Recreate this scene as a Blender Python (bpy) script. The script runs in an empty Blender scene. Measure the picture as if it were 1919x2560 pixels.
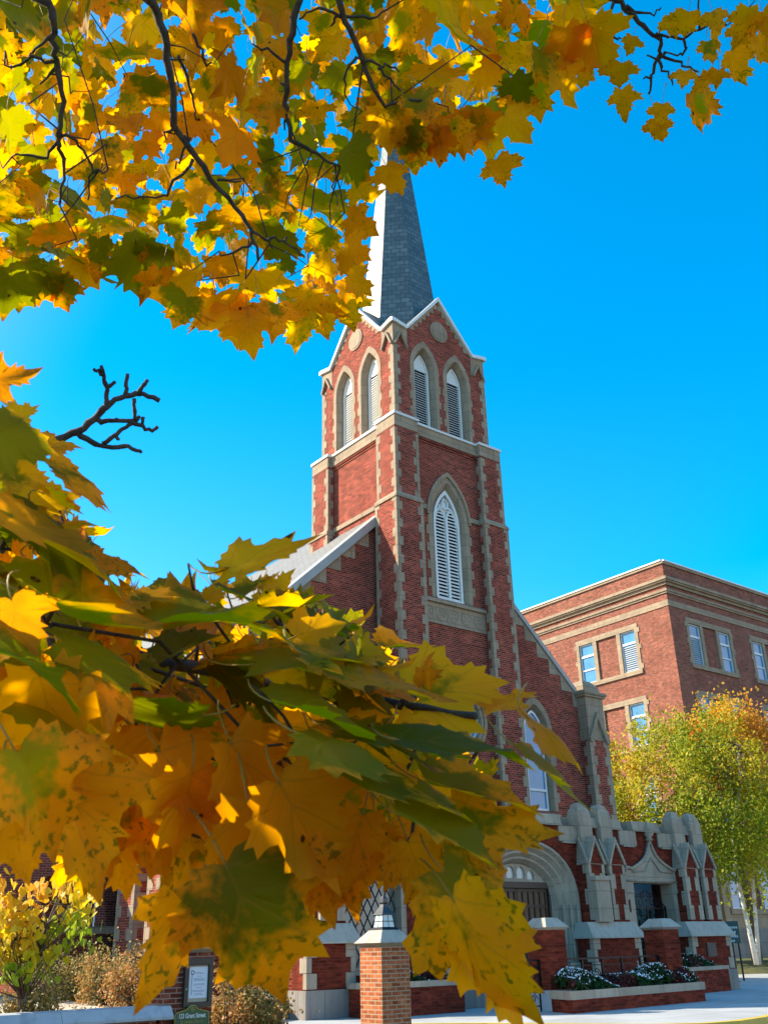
import bpy, bmesh, math, random
import numpy as np
from mathutils import Vector, Matrix
from mathutils.geometry import tessellate_polygon
D, SC = bpy.data, bpy.context.scene
C = SC.collection
R = math.radians
random.seed(7)
rng = np.random.default_rng(11)

# ------------------------------------------------------------------ camera, world, sun, exposure
F_PX, PITCH, ROLL, AZ, EYE = 2418.5, R(24.29), R(-1.385), R(51.63), 1.35
FW = np.array([0, math.cos(PITCH), math.sin(PITCH)])
_u = np.array([0, -math.sin(PITCH), math.cos(PITCH)]); _r = np.array([1.0, 0, 0])
RT = _r*math.cos(ROLL) + _u*math.sin(ROLL)
UP = -_r*math.sin(ROLL) + _u*math.cos(ROLL)
CAM = np.array([0, 0, EYE])
cd = D.cameras.new('camera'); cam = D.objects.new('camera', cd); C.objects.link(cam)
cd.sensor_fit = 'VERTICAL'; cd.sensor_height = 36.0; cd.lens = F_PX/2560*36; cd.clip_end = 3000; cd.clip_start = 0.05
cam.matrix_world = Matrix(((RT[0], UP[0], -FW[0], CAM[0]), (RT[1], UP[1], -FW[1], CAM[1]), (RT[2], UP[2], -FW[2], CAM[2]), (0, 0, 0, 1)))
SC.camera = cam
UD = np.array([math.sin(AZ), math.cos(AZ), 0]); VD = np.array([-math.cos(AZ), math.sin(AZ), 0])
ROTZ = math.pi/2 - AZ                                    # the street grid: local x runs along the church front, local y goes away from us
SUN_AZ, SUN_EL = R(-82), R(35)                           # measured from straight ahead, left is negative
w = D.worlds.new('World'); SC.world = w; w.use_nodes = True
nt = w.node_tree; bg = nt.nodes['Background']
sky = nt.nodes.new('ShaderNodeTexSky'); sky.sky_type = 'NISHITA'; sky.sun_disc = False
sky.sun_elevation = SUN_EL; sky.sun_rotation = SUN_AZ
sky.air_density = 1.0; sky.dust_density = 0.15; sky.ozone_density = 3.0
# a dry autumn sky: deepest blue a quarter turn away from the sun, milky round the sun and opposite to it
geo = nt.nodes.new('ShaderNodeTexCoord'); dot = nt.nodes.new('ShaderNodeVectorMath'); dot.operation = 'DOT_PRODUCT'
dot.inputs[1].default_value = (math.sin(SUN_AZ)*math.cos(SUN_EL), math.cos(SUN_AZ)*math.cos(SUN_EL), math.sin(SUN_EL))
nt.links.new(geo.outputs['Generated'], dot.inputs[0])
def wmath(op, x, y, clamp=False):
    nd = nt.nodes.new('ShaderNodeMath'); nd.operation = op; nd.use_clamp = clamp
    for i, v in enumerate((x, y)):
        if isinstance(v, (int, float)): nd.inputs[i].default_value = v
        else: nt.links.new(v, nd.inputs[i])
    return nd.outputs[0]
def wstep(x, a, b):
    nd = nt.nodes.new('ShaderNodeMapRange'); nd.interpolation_type = 'SMOOTHSTEP'; nt.links.new(x, nd.inputs[0]); nd.inputs[1].default_value = a; nd.inputs[2].default_value = b; return nd.outputs[0]
sx_ = nt.nodes.new('ShaderNodeSeparateXYZ'); nt.links.new(geo.outputs['Generated'], sx_.inputs[0])
dt = dot.outputs['Value']
low = wmath('MULTIPLY', wmath('SUBTRACT', 1.0, wstep(sx_.outputs[2], .02, .55)), wmath('MULTIPLY', dt, .75), True)
pale = wmath('ADD', wmath('ADD', wstep(dt, .62, .95), wmath('SUBTRACT', 1.0, wstep(dt, -.60, -.20))), low, True)
hs = nt.nodes.new('ShaderNodeHueSaturation'); hs.inputs['Saturation'].default_value = 1.5; hs.inputs['Hue'].default_value = .487; hs.inputs['Value'].default_value = 1.0
h2 = nt.nodes.new('ShaderNodeHueSaturation'); h2.inputs['Saturation'].default_value = .18; h2.inputs['Value'].default_value = .62
mxw = nt.nodes.new('ShaderNodeMix'); mxw.data_type = 'RGBA'
nt.links.new(sky.outputs[0], hs.inputs['Color']); nt.links.new(sky.outputs[0], h2.inputs['Color'])
nt.links.new(pale, mxw.inputs[0]); nt.links.new(hs.outputs[0], mxw.inputs[6]); nt.links.new(h2.outputs[0], mxw.inputs[7]); nt.links.new(mxw.outputs[2], bg.inputs[0])
bg.inputs[1].default_value = 0.14
sl = D.lights.new('sun', 'SUN'); so = D.objects.new('sun', sl); C.objects.link(so)
sl.energy = 3.7; sl.angle = R(0.5); sl.color = (1.0, 0.89, 0.70)
SDIR = Vector((math.sin(SUN_AZ)*math.cos(SUN_EL), math.cos(SUN_AZ)*math.cos(SUN_EL), math.sin(SUN_EL)))
so.rotation_euler = SDIR.to_track_quat('Z', 'Y').to_euler(); so.location = (-30, 10, 40)
SC.view_settings.view_transform = 'Standard'; SC.view_settings.look = 'None'; SC.view_settings.exposure = 1.38; SC.view_settings.gamma = 1
SC.render.engine = 'CYCLES'
cy = SC.cycles; cy.max_bounces = 10; cy.diffuse_bounces = 5; cy.transmission_bounces = 8; cy.transparent_max_bounces = 8
cy.caustics_reflective = False; cy.caustics_refractive = False

# ------------------------------------------------------------------ measuring helpers (a pixel of the 1919x2560 photograph -> a point of the place)
def ray(x, y): return FW*F_PX + RT*(x-959.5) - UP*(y-1280)
def ground(x, y, z=0.0):
    d = ray(x, y); return CAM + d*((z-EYE)/d[2])
def at_dist(x, y, dist):                                   # distance along the view ray
    d = ray(x, y); return CAM + d/np.linalg.norm(d)*dist
def at_far(x, y, hd):                                      # horizontal distance
    d = ray(x, y); return CAM + d*(hd/math.hypot(d[0], d[1]))
def uvz(P): return np.array([P@UD, P@VD, P[2]])
def on_v(x, y, v):
    d = ray(x, y); return uvz(CAM + d*(v/(d@VD)))
def on_u(x, y, u):
    d = ray(x, y); return uvz(CAM + d*(u/(d@UD)))
def xyz(u, v, z=0.0): return UD*u + VD*v + np.array([0, 0, z])

# ------------------------------------------------------------------ objects
def thing(name, label, cat, loc=(0, 0, 0), rotz=0.0, group=None):
    o = D.objects.new(name, None); C.objects.link(o)
    o.empty_display_size = 0.2
    o.location = tuple(loc); o.rotation_euler = (0, 0, rotz)
    o['label'] = label; o['category'] = cat
    if group: o['group'] = group
    return o
def tag(o, label=None, cat=None, group=None, kind=None):
    for k, v in (('label', label), ('category', cat), ('group', group), ('kind', kind)):
        if v: o[k] = v
    return o
class MB:
    """collects polygons, builds ONE mesh object with metre-scaled box-projected UVs"""
    def __init__(s, xf=None): s.v = []; s.f = []; s.m = []; s.sm = []; s.xf = xf or (lambda p: p)
    def poly(s, pts, m=0, smooth=False):
        b = len(s.v); s.v += [tuple(map(float, s.xf(p))) for p in pts]; s.f.append(tuple(range(b, b+len(pts)))); s.m.append(m); s.sm.append(smooth)
    def mesh(s, verts, faces, m=0, smooth=False):
        b = len(s.v); s.v += [tuple(map(float, s.xf(p))) for p in verts]
        for f in faces: s.f.append(tuple(b+i for i in f)); s.m.append(m); s.sm.append(smooth)
    def box(s, x0, x1, y0, y1, z0, z1, m=0):
        s.frustum((x0, x1, y0, y1, z0), (x0, x1, y0, y1, z1), m)
    def frustum(s, a, b, m=0):                             # (x0,x1,y0,y1,z) bottom and top rectangles
        x0, x1, y0, y1, z0 = a; X0, X1, Y0, Y1, z1 = b
        V = [(x0, y0, z0), (x1, y0, z0), (x1, y1, z0), (x0, y1, z0), (X0, Y0, z1), (X1, Y0, z1), (X1, Y1, z1), (X0, Y1, z1)]
        s.mesh(V, [(3, 2, 1, 0), (4, 5, 6, 7), (0, 1, 5, 4), (1, 2, 6, 5), (2, 3, 7, 6), (3, 0, 4, 7)], m)
    def prism(s, pts, axis, a, b, m=0):
        """pts: 2-D outline. axis 'y': (x,z) extruded a->b in y; 'x': (y,z) extruded in x; 'z': (x,y) extruded in z"""
        P = {'y': lambda p, t: (p[0], t, p[1]), 'x': lambda p, t: (t, p[0], p[1]), 'z': lambda p, t: (p[0], p[1], t)}[axis]
        area = sum(pts[i][0]*pts[(i+1) % len(pts)][1]-pts[(i+1) % len(pts)][0]*pts[i][1] for i in range(len(pts)))
        if area < 0: pts = pts[::-1]
        if axis == 'y': pts = pts[::-1]
        n = len(pts); A = [P(p, a) for p in pts]; B = [P(p, b) for p in pts]
        if a > b: A, B = B, A
        tri = tessellate_polygon([[Vector((p[0], p[1], 0)) for p in pts]])
        vs = A + B; fs = []
        for t in tri:
            q = [pts[i] for i in t]
            ar = (q[1][0]-q[0][0])*(q[2][1]-q[0][1])-(q[2][0]-q[0][0])*(q[1][1]-q[0][1])
            t = t if (ar > 0) != (axis == 'y') else t[::-1]
            fs.append(tuple(t[::-1])); fs.append(tuple(i+n for i in t))
        for i in range(n): fs.append((i, (i+1) % n, n+(i+1) % n, n+i))
        s.mesh(vs, fs, m)
    def sheet(s, outer, holes, P, m=0, flip=False):
        """flat face with holes; P maps (a,b) to 3-D"""
        loops = [[Vector((p[0], p[1], 0)) for p in L] for L in [outer]+holes]
        flat = [p for L in loops for p in L]
        fs = []
        for t in tessellate_polygon(loops):
            q = [flat[i] for i in t]
            ar = (q[1].x-q[0].x)*(q[2].y-q[0].y)-(q[2].x-q[0].x)*(q[1].y-q[0].y)
            if abs(ar) < 1e-9: continue
            t = tuple(t) if ar > 0 else tuple(t[::-1])
            fs.append(t[::-1] if flip else t)
        s.mesh([P(p.x, p.y) for p in flat], fs, m)
    def strip(s, A, B, m=0, closed=False, smooth=False):   # quads between two equal-length loops
        n = len(A); k = n if closed else n-1
        s.mesh(list(A)+list(B), [(i, (i+1) % n, n+(i+1) % n, n+i) for i in range(k)], m, smooth)
    def tube(s, pts, rad, n=6, m=0, cap=True, wob=0.0):
        pts = [np.array(p, float) for p in pts]; rad = rad if hasattr(rad, '__len__') else [rad]*len(pts)
        rings = []; t0 = pts[1]-pts[0]; ref = np.array([0, 0, 1.0]) if abs(t0[2]) < .9*np.linalg.norm(t0) else np.array([1.0, 0, 0])
        for i, p in enumerate(pts):
            t = pts[min(i+1, len(pts)-1)]-pts[max(i-1, 0)]; t = t/(np.linalg.norm(t)+1e-9)
            a = np.cross(t, ref); a /= np.linalg.norm(a)+1e-9; b = np.cross(t, a); ref = np.cross(a, t)
            rings.append([p+(a*math.cos(2*math.pi*k/n)+b*math.sin(2*math.pi*k/n))*rad[i]*(1+wob*random.uniform(-1, 1)) for k in range(n)])
        vs = [v for r_ in rings for v in r_]; fs = []
        for i in range(len(pts)-1):
            for k in range(n): fs.append((i*n+k, i*n+(k+1) % n, (i+1)*n+(k+1) % n, (i+1)*n+k))
        if cap: fs += [tuple(range(n))[::-1], tuple((len(pts)-1)*n+k for k in range(n))]
        s.mesh(vs, fs, m, True)
    def lathe(s, prof, n=16, m=0, ctr=(0, 0), ph=0.0, smooth=True):   # prof: (r,z)
        vs = [(ctr[0]+r*math.cos(ph+2*math.pi*k/n), ctr[1]+r*math.sin(ph+2*math.pi*k/n), z) for r, z in prof for k in range(n)]
        fs = [(i*n+k, i*n+(k+1) % n, (i+1)*n+(k+1) % n, (i+1)*n+k) for i in range(len(prof)-1) for k in range(n)]
        fs += [tuple(range(n))[::-1], tuple((len(prof)-1)*n+k for k in range(n))]
        s.mesh(vs, fs, m, smooth)
    def build(s, name, mats, parent=None, bevel=0.0, uv=True):
        me = D.meshes.new(name); me.from_pydata(s.v, [], s.f)
        mats = mats if isinstance(mats, (list, tuple)) else [mats]
        for mt in mats: me.materials.append(mt)
        me.polygons.foreach_set('material_index', s.m); me.polygons.foreach_set('use_smooth', s.sm)
        if uv:
            L = me.uv_layers.new(name='UVMap').data
            for p in me.polygons:
                nx, ny, nz = p.normal
                h = math.hypot(nx, ny)
                for li in p.loop_indices:
                    c = me.vertices[me.loops[li].vertex_index].co
                    if h < 0.35: L[li].uv = (c.x, c.y)
                    else: L[li].uv = ((-ny*c.x+nx*c.y)/h, c.z/h)
        me.update()
        o = D.objects.new(name, me); C.objects.link(o)
        if parent: o.parent = parent
        if bevel:
            b = o.modifiers.new('bevel', 'BEVEL'); b.width = bevel; b.segments = 2; b.limit_method = 'ANGLE'; b.angle_limit = R(40)
        return o
def copy_tree(o, parent=None):
    c = o.copy(); C.objects.link(c)
    if parent: c.parent = parent
    for ch in list(o.children): copy_tree(ch, c)
    return c

# ------------------------------------------------------------------ materials
class MT:
    def __init__(s, name):
        s.mat = D.materials.new(name); s.mat.use_nodes = True; s.nt = s.mat.node_tree; s.b = s.nt.nodes['Principled BSDF']; s.out = s.nt.nodes['Material Output']
    def n(s, t, **kw):
        nd = s.nt.nodes.new(t)
        for k, v in kw.items():
            if k in nd.inputs.keys(): nd.inputs[k].default_value = v
            else: setattr(nd, k, v)
        return nd
    def l(s, a, b): s.nt.links.new(a, b)
    def val(s, sock, v):
        if isinstance(v, (int, float)): sock.default_value = v
        elif isinstance(v, (tuple, list)): sock.default_value = tuple(v)
        else: s.l(v, sock)
    def math(s, op, a, b=0.0, c=0.0, clamp=False):
        nd = s.nt.nodes.new('ShaderNodeMath'); nd.operation = op; nd.use_clamp = clamp
        for i, v in enumerate((a, b, c)): s.val(nd.inputs[i], v)
        return nd.outputs[0]
    def mix(s, fac, a, b, blend='MIX'):
        nd = s.nt.nodes.new('ShaderNodeMix'); nd.data_type = 'RGBA'; nd.blend_type = blend; nd.clamp_factor = True
        s.val(nd.inputs[0], fac)
        for i, v in ((6, a), (7, b)): s.val(nd.inputs[i], v if not isinstance(v, tuple) else (*v[:3], 1))
        return nd.outputs[2]
    def noise(s, scale, vec=None, detail=4, rough=.55):
        nd = s.n('ShaderNodeTexNoise'); nd.inputs['Scale'].default_value = scale; nd.inputs['Detail'].default_value = detail; nd.inputs['Roughness'].default_value = rough
        if vec is not None: s.l(vec, nd.inputs['Vector'])
        return nd.outputs[0]
    def ramp(s, f, pts):
        nd = s.n('ShaderNodeValToRGB'); e = nd.color_ramp.elements
        while len(e) < len(pts): e.new(0.5)
        for i, (p, c) in enumerate(pts): e[i].position = p; e[i].color = (*c, 1) if len(c) == 3 else c
        s.l(f, nd.inputs[0]); return nd.outputs[0]
    def bump(s, h, st=.3, dist=.01):
        nd = s.n('ShaderNodeBump'); nd.inputs['Strength'].default_value = st; nd.inputs['Distance'].default_value = dist
        s.l(h, nd.inputs['Height']); s.l(nd.outputs[0], s.b.inputs['Normal'])
    def obj(s): return s.n('ShaderNodeTexCoord').outputs['Object']
    def uv(s): return s.n('ShaderNodeTexCoord').outputs['UV']

def brick_mat(name, c1, c2, mortar, bw=.205, rh=.0677, ms=.009, var=.35, soot=.35):
    M = MT(name); uv = M.uv(); ob = M.obj()
    br = M.n('ShaderNodeTexBrick'); br.offset = .5; br.squash = 1.0
    M.l(uv, br.inputs['Vector'])
    br.inputs['Scale'].default_value = 1; br.inputs['Brick Width'].default_value = bw; br.inputs['Row Height'].default_value = rh
    br.inputs['Mortar Size'].default_value = ms; br.inputs['Mortar Smooth'].default_value = .15; br.inputs['Bias'].default_value = -.1
    br.inputs['Color1'].default_value = (*c1, 1); br.inputs['Color2'].default_value = (*c2, 1); br.inputs['Mortar'].default_value = (*mortar, 1)
    vo = M.n('ShaderNodeTexVoronoi'); vo.inputs['Scale'].default_value = 1
    mp = M.n('ShaderNodeMapping'); mp.inputs['Scale'].default_value = (1/bw, 1/rh, 1); M.l(uv, mp.inputs['Vector']); M.l(mp.outputs[0], vo.inputs['Vector'])
    sep = M.n('ShaderNodeSeparateColor'); M.l(vo.outputs['Color'], sep.inputs[0])
    k = M.math('MULTIPLY_ADD', sep.outputs[0], var*2, 1-var)
    kk = M.n('ShaderNodeCombineColor'); 
    for i in range(3): M.l(k, kk.inputs[i])
    col = M.mix(br.outputs['Fac'], M.mix(1.0, br.outputs['Color'], kk.outputs[0], 'MULTIPLY'), mortar)
    n1 = M.noise(.9, ob, 6, .65)
    col = M.mix(M.math('MULTIPLY', M.ramp(n1, [(.42, (0, 0, 0)), (.72, (1, 1, 1))]), soot), col, (c2[0]*.45, c2[1]*.45, c2[2]*.5))
    mp2 = M.n('ShaderNodeMapping'); mp2.inputs['Scale'].default_value = (2.2, 2.2, .25); M.l(ob, mp2.inputs['Vector']); st = M.noise(1.2, mp2.outputs[0], 6, .7)
    col = M.mix(M.math('MULTIPLY', M.ramp(st, [(.52, (0, 0, 0)), (.74, (1, 1, 1))]), soot), col, (c2[0]*.5, c2[1]*.55, c2[2]*.6))
    n2 = M.noise(7, ob, 5, .7)
    col = M.mix(M.math('MULTIPLY', M.ramp(n2, [(.60, (0, 0, 0)), (.75, (1, 1, 1))]), .16), col, tuple(min(1, c*1.25+.05) for c in mortar))
    M.l(col, M.b.inputs['Base Color']); M.b.inputs['Roughness'].default_value = .9; M.b.inputs['Specular IOR Level'].default_value = .08
    h = M.math('SUBTRACT', M.math('MULTIPLY', M.noise(60, ob, 3), .4), br.outputs['Fac'])
    M.bump(h, .6, .006)
    return M.mat
def stone_mat(name, col, dark=.5, scale=1.5, joints=None, rough=.8):
    M = MT(name); ob = M.obj()
    n = M.noise(scale, ob, 8, .65); n2 = M.noise(scale*12, ob, 4)
    c = M.mix(M.ramp(n, [(.35, (0, 0, 0)), (.75, (1, 1, 1))]), col, tuple(x*dark for x in col))
    c = M.mix(M.math('MULTIPLY', n2, .35), c, tuple(min(1, x*1.25) for x in col))
    h = n2
    if joints:
        br = M.n('ShaderNodeTexBrick'); M.l(M.uv(), br.inputs['Vector']); br.offset = .5
        br.inputs['Scale'].default_value = 1; br.inputs['Brick Width'].default_value = joints[0]; br.inputs['Row Height'].default_value = joints[1]
        br.inputs['Mortar Size'].default_value = .008; br.inputs['Color1'].default_value = (1, 1, 1, 1); br.inputs['Color2'].default_value = (.82, .82, .82, 1)
        br.inputs['Mortar'].default_value = (.5, .5, .5, 1)
        c = M.mix(1.0, c, br.outputs['Color'], 'MULTIPLY'); h = M.math('SUBTRACT', M.math('MULTIPLY', n2, .4), br.outputs['Fac'])
    mp2 = M.n('ShaderNodeMapping'); mp2.inputs['Scale'].default_value = (3.2, 3.2, .35); M.l(ob, mp2.inputs['Vector']); st = M.noise(1.6, mp2.outputs[0], 6, .7)
    c = M.mix(M.math('MULTIPLY', M.ramp(st, [(.50, (0, 0, 0)), (.70, (1, 1, 1))]), .45), c, tuple(x*.38 for x in col))
    M.l(c, M.b.inputs['Base Color']); M.b.inputs['Roughness'].default_value = rough; M.b.inputs['Specular IOR Level'].default_value = .15; M.bump(h, .35, .006)
    return M.mat
def plain_mat(name, col, rough=.5, metal=0.0, var=.15, scale=8, bump=.1):
    M = MT(name); ob = M.obj(); n = M.noise(scale, ob, 5)
    M.l(M.mix(M.math('MULTIPLY', n, 1.0), tuple(c*(1-var) for c in col), tuple(min(1, c*(1+var)) for c in col)), M.b.inputs['Base Color'])
    M.b.inputs['Roughness'].default_value = rough; M.b.inputs['Metallic'].default_value = metal
    if bump: M.bump(n, bump, .004)
    return M.mat
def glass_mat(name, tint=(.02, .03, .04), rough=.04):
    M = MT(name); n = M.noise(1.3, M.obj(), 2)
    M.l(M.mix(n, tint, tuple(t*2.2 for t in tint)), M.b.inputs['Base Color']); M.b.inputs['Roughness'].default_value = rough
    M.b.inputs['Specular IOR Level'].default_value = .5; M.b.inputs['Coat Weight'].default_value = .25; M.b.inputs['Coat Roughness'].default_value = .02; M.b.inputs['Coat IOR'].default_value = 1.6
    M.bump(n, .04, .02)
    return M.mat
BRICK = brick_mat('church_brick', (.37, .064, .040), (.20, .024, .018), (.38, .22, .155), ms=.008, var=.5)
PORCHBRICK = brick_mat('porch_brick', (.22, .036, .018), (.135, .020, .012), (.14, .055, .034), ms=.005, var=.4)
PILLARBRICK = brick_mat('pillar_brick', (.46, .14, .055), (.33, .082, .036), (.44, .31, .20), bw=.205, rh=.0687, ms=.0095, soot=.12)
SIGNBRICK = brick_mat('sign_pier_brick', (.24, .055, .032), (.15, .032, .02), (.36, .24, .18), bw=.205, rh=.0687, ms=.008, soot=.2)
HALLBRICK = brick_mat('hall_brick', (.33, .088, .052), (.19, .042, .028), (.40, .28, .21), ms=.008, var=.5)
STONE = stone_mat('limestone_trim', (.43, .322, .222), .72, 1.2, joints=(.62, .42))
PORCHSTONE = stone_mat('porch_limestone', (.48, .385, .285), .62, 1.0, joints=(.9, .45))
CAPSTONE = stone_mat('cap_stone', (.45, .40, .33), .8, 2.0)
PLINTH = stone_mat('plinth_stone', (.30, .265, .23), .7, 1.3, joints=(1.1, .6))
BLUESTONE = stone_mat('coping_stone', (.42, .43, .45), .8, 3)
WHITE = plain_mat('white_paint', (.78, .78, .76), .45, var=.06)
WHITEMETAL = plain_mat('white_flashing', (.72, .72, .70), .4, var=.08)
BLACKIRON = plain_mat('black_iron', (.018, .018, .02), .45, .6)
DARK = plain_mat('dark_opening', (.012, .012, .014), .9, var=.3, bump=0)
GLASS = glass_mat('window_glass', (.045, .17, .31))  # blue of the reflected sky is put into the base colour
SKYGLASS = glass_mat('rose_glass', (.02, .06, .11), .03)
WOOD = plain_mat('brown_door_wood', (.13, .062, .028), .5, var=.4, scale=14)
DARKWOOD = plain_mat('dark_door_frame', (.045, .026, .016), .5, var=.3)
def slate_mat(name, c1, c2, bw, rh, rough=.33, line=.35):
    M = MT(name); br = M.n('ShaderNodeTexBrick'); M.l(M.uv(), br.inputs['Vector']); br.offset = .5
    br.inputs['Scale'].default_value = 1; br.inputs['Brick Width'].default_value = bw; br.inputs['Row Height'].default_value = rh; br.inputs['Mortar Size'].default_value = .016; br.inputs['Mortar Smooth'].default_value = .4
    br.inputs['Color1'].default_value = (*c1, 1); br.inputs['Color2'].default_value = (*c2, 1); br.inputs['Mortar'].default_value = (*[c*line for c in c2], 1); br.inputs['Bias'].default_value = -.2
    n = M.noise(1.1, M.obj(), 6, .7)
    c = M.mix(M.ramp(n, [(.40, (0, 0, 0)), (.62, (1, 1, 1))]), br.outputs['Color'], M.mix(.55, br.outputs['Color'], tuple(x*.8 for x in c2)))
    M.l(c, M.b.inputs['Base Color']); M.b.inputs['Roughness'].default_value = rough
    M.bump(M.math('SUBTRACT', M.math('MULTIPLY', M.noise(9, M.obj()), .5), br.outputs['Fac']), .35, .012)
    return M.mat
SLATE = slate_mat('spire_slate', (.13, .175, .185), (.055, .083, .094), .34, .22, .36, .25)
ROOF = slate_mat('nave_shingles', (.24, .235, .22), (.19, .185, .175), .33, .14, .6, .6)

# ================================================================== CHURCH (local frame: x along the front, y into the building, origin on the tower's front centre line)
CH = (20.46, 22.32)
def grid_thing(name, label, cat, u, v, group=None, z=0.0, turn=0.0): return thing(name, label, cat, xyz(u, v, z), ROTZ+turn, group)
church = grid_thing('church', 'red brick church with limestone corner blocks, square bell tower and slate spire', 'church', *CH)
HW = 2.195
def face(k):                                               # frame of tower face k (0 front, 1 left, 2 back, 3 right): (a, depth, z) -> local
    c, s_ = [(1, 0), (0, -1), (-1, 0), (0, 1)][k]
    return lambda p: (c*p[0]-s_*(p[1]-HW), s_*p[0]+c*(p[1]-HW)+HW, p[2])
def arch(hw, zs, za, n=9, cx=0.0):                          # pointed arch, left spring -> apex -> right spring
    h = za-zs; c = (h*h-hw*hw)/(2*hw); r = c+hw; L = []
    for i in range(n+1):
        t = i/n*math.atan2(h, c)
        L.append((cx+c-r*math.cos(t), zs+r*math.sin(t)))
    return L+[(2*cx-x, z) for x, z in L[-2::-1]]
def opening(hw, zb, zs, za, cx=0.0, n=9): return [(cx-hw, zb)]+arch(hw, zs, za, n, cx)+[(cx+hw, zb)]
def quoin_edge(mb, x, y, z0, z1, sx, sy, m, h=.31, a=.11, b=.225, e=.013):
    """blocks round a vertical edge at (x,y); the solid lies towards sx, sy"""
    z, i = z0, 0
    while z < z1-.02:
        t = min(z+h, z1); wx, wy = (a, b) if i % 2 else (b, a)
        xs = sorted((x-sx*e, x+sx*wx)); ys = sorted((y-sy*e, y+sy*wy)); mb.box(xs[0], xs[1], ys[0], ys[1], z+.003, t-.003, m); z += h; i += 1
def jamb_teeth(mb, x, z0, z1, out, m, d0=-.013, d1=.02, h=.31, a=.05, b=.17):
    z, i = z0, 0
    while z < z1-.05:
        t = min(z+h, z1); w = b if i % 2 else a
        xs = sorted((x, x+out*w)); mb.box(xs[0], xs[1], d0, d1, z+.003, t-.003, m); z += h; i += 1
def ring(mb, outer, inner, d, m):                          # flat band between two equal-length open curves
    mb.strip([(x, d, z) for x, z in inner], [(x, d, z) for x, z in outer], m)

# ---- belfry
mb = MB()
for k in range(4):
    mb.xf = face(k)
    out = [(-HW, 17.9), (HW, 17.9), (HW, 21.86), (1.6, 21.86), (0, 23.74), (-1.6, 21.86), (-HW, 21.86)]
    mb.sheet(out, [opening(.50, 18.0, 20.35, 21.30, cx) for cx in (-.78, .78)], lambda a, z: (a, 0, z), 0)
mb.build('belfry_wall', BRICK, church)
mb = MB()
for k in range(4):
    mb.xf = face(k)
    quoin_edge(mb, -HW, 0, 17.95, 20.95, 1, 1, 0, .29, .17, .28)
    for sx in (-1, 1):                                     # stone corner heads with a cut gablet
        q = [(2.208, 21.86), (1.55, 21.86), (1.55, 20.9), (1.64, 20.9), (1.64, 21.0), (1.90, 21.45), (2.13, 21.0), (2.13, 20.9), (2.208, 20.9)]
        mb.prism([(sx*x, z) for x, z in q], 'y', -.014, .03, 0)
        for p0, p1 in (((1.90, 21.52), (1.60, 20.93)), ((1.90, 21.52), (2.16, 20.93))):
            dx, dz = p1[0]-p0[0], p1[1]-p0[1]; L = math.hypot(dx, dz); nx, nz = -dz/L*.035, dx/L*.035
            mb.prism([(sx*(p0[0]+nx), p0[1]+nz), (sx*(p1[0]+nx), p1[1]+nz), (sx*(p1[0]-nx), p1[1]-nz), (sx*(p0[0]-nx), p0[1]-nz)], 'y', -.10, -.012, 0)
        z = 21.86
        while z < 23.4:                                    # stepped blocks under the gable coping
            xr = lambda t: 1.6*(1-(t-21.86)/1.88)
            z1 = z+.235; inn = max(xr(z1)-.19, 0.02)
            mb.prism([(sx*inn, z), (sx*xr(z), z), (sx*xr(z1), z1), (sx*inn, z1)], 'y', -.014, .03, 0); z = z1
    mb.prism([(.42*math.cos(t*math.pi/14), 22.27+.44*math.sin(t*math.pi/14)) for t in range(28)], 'y', -.04, .02, 0)
    mb.prism([(.34*math.cos(t*math.pi/14), 22.27+.36*math.sin(t*math.pi/14)) for t in range(28)], 'y', -.055, -.042, 0)
mb.build('belfry_trim', STONE, church)
mb = MB()
for k in range(4):                                         # white gable copings, out over the wall face
    mb.xf = face(k)
    pl = [(-2.30, 21.98), (-2.20, 22.0), (-1.6, 21.88), (0, 23.83), (1.6, 21.88), (2.20, 22.0), (2.30, 21.98)]
    lo = [(x, z-.14) for x, z in pl]; lo[3] = (0, 23.64)
    for i in range(6):
        mb.prism([lo[i], lo[i+1], pl[i+1], pl[i]], 'y', -.11, .10, 0)
mb.build('gable_coping', WHITE, church)
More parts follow.
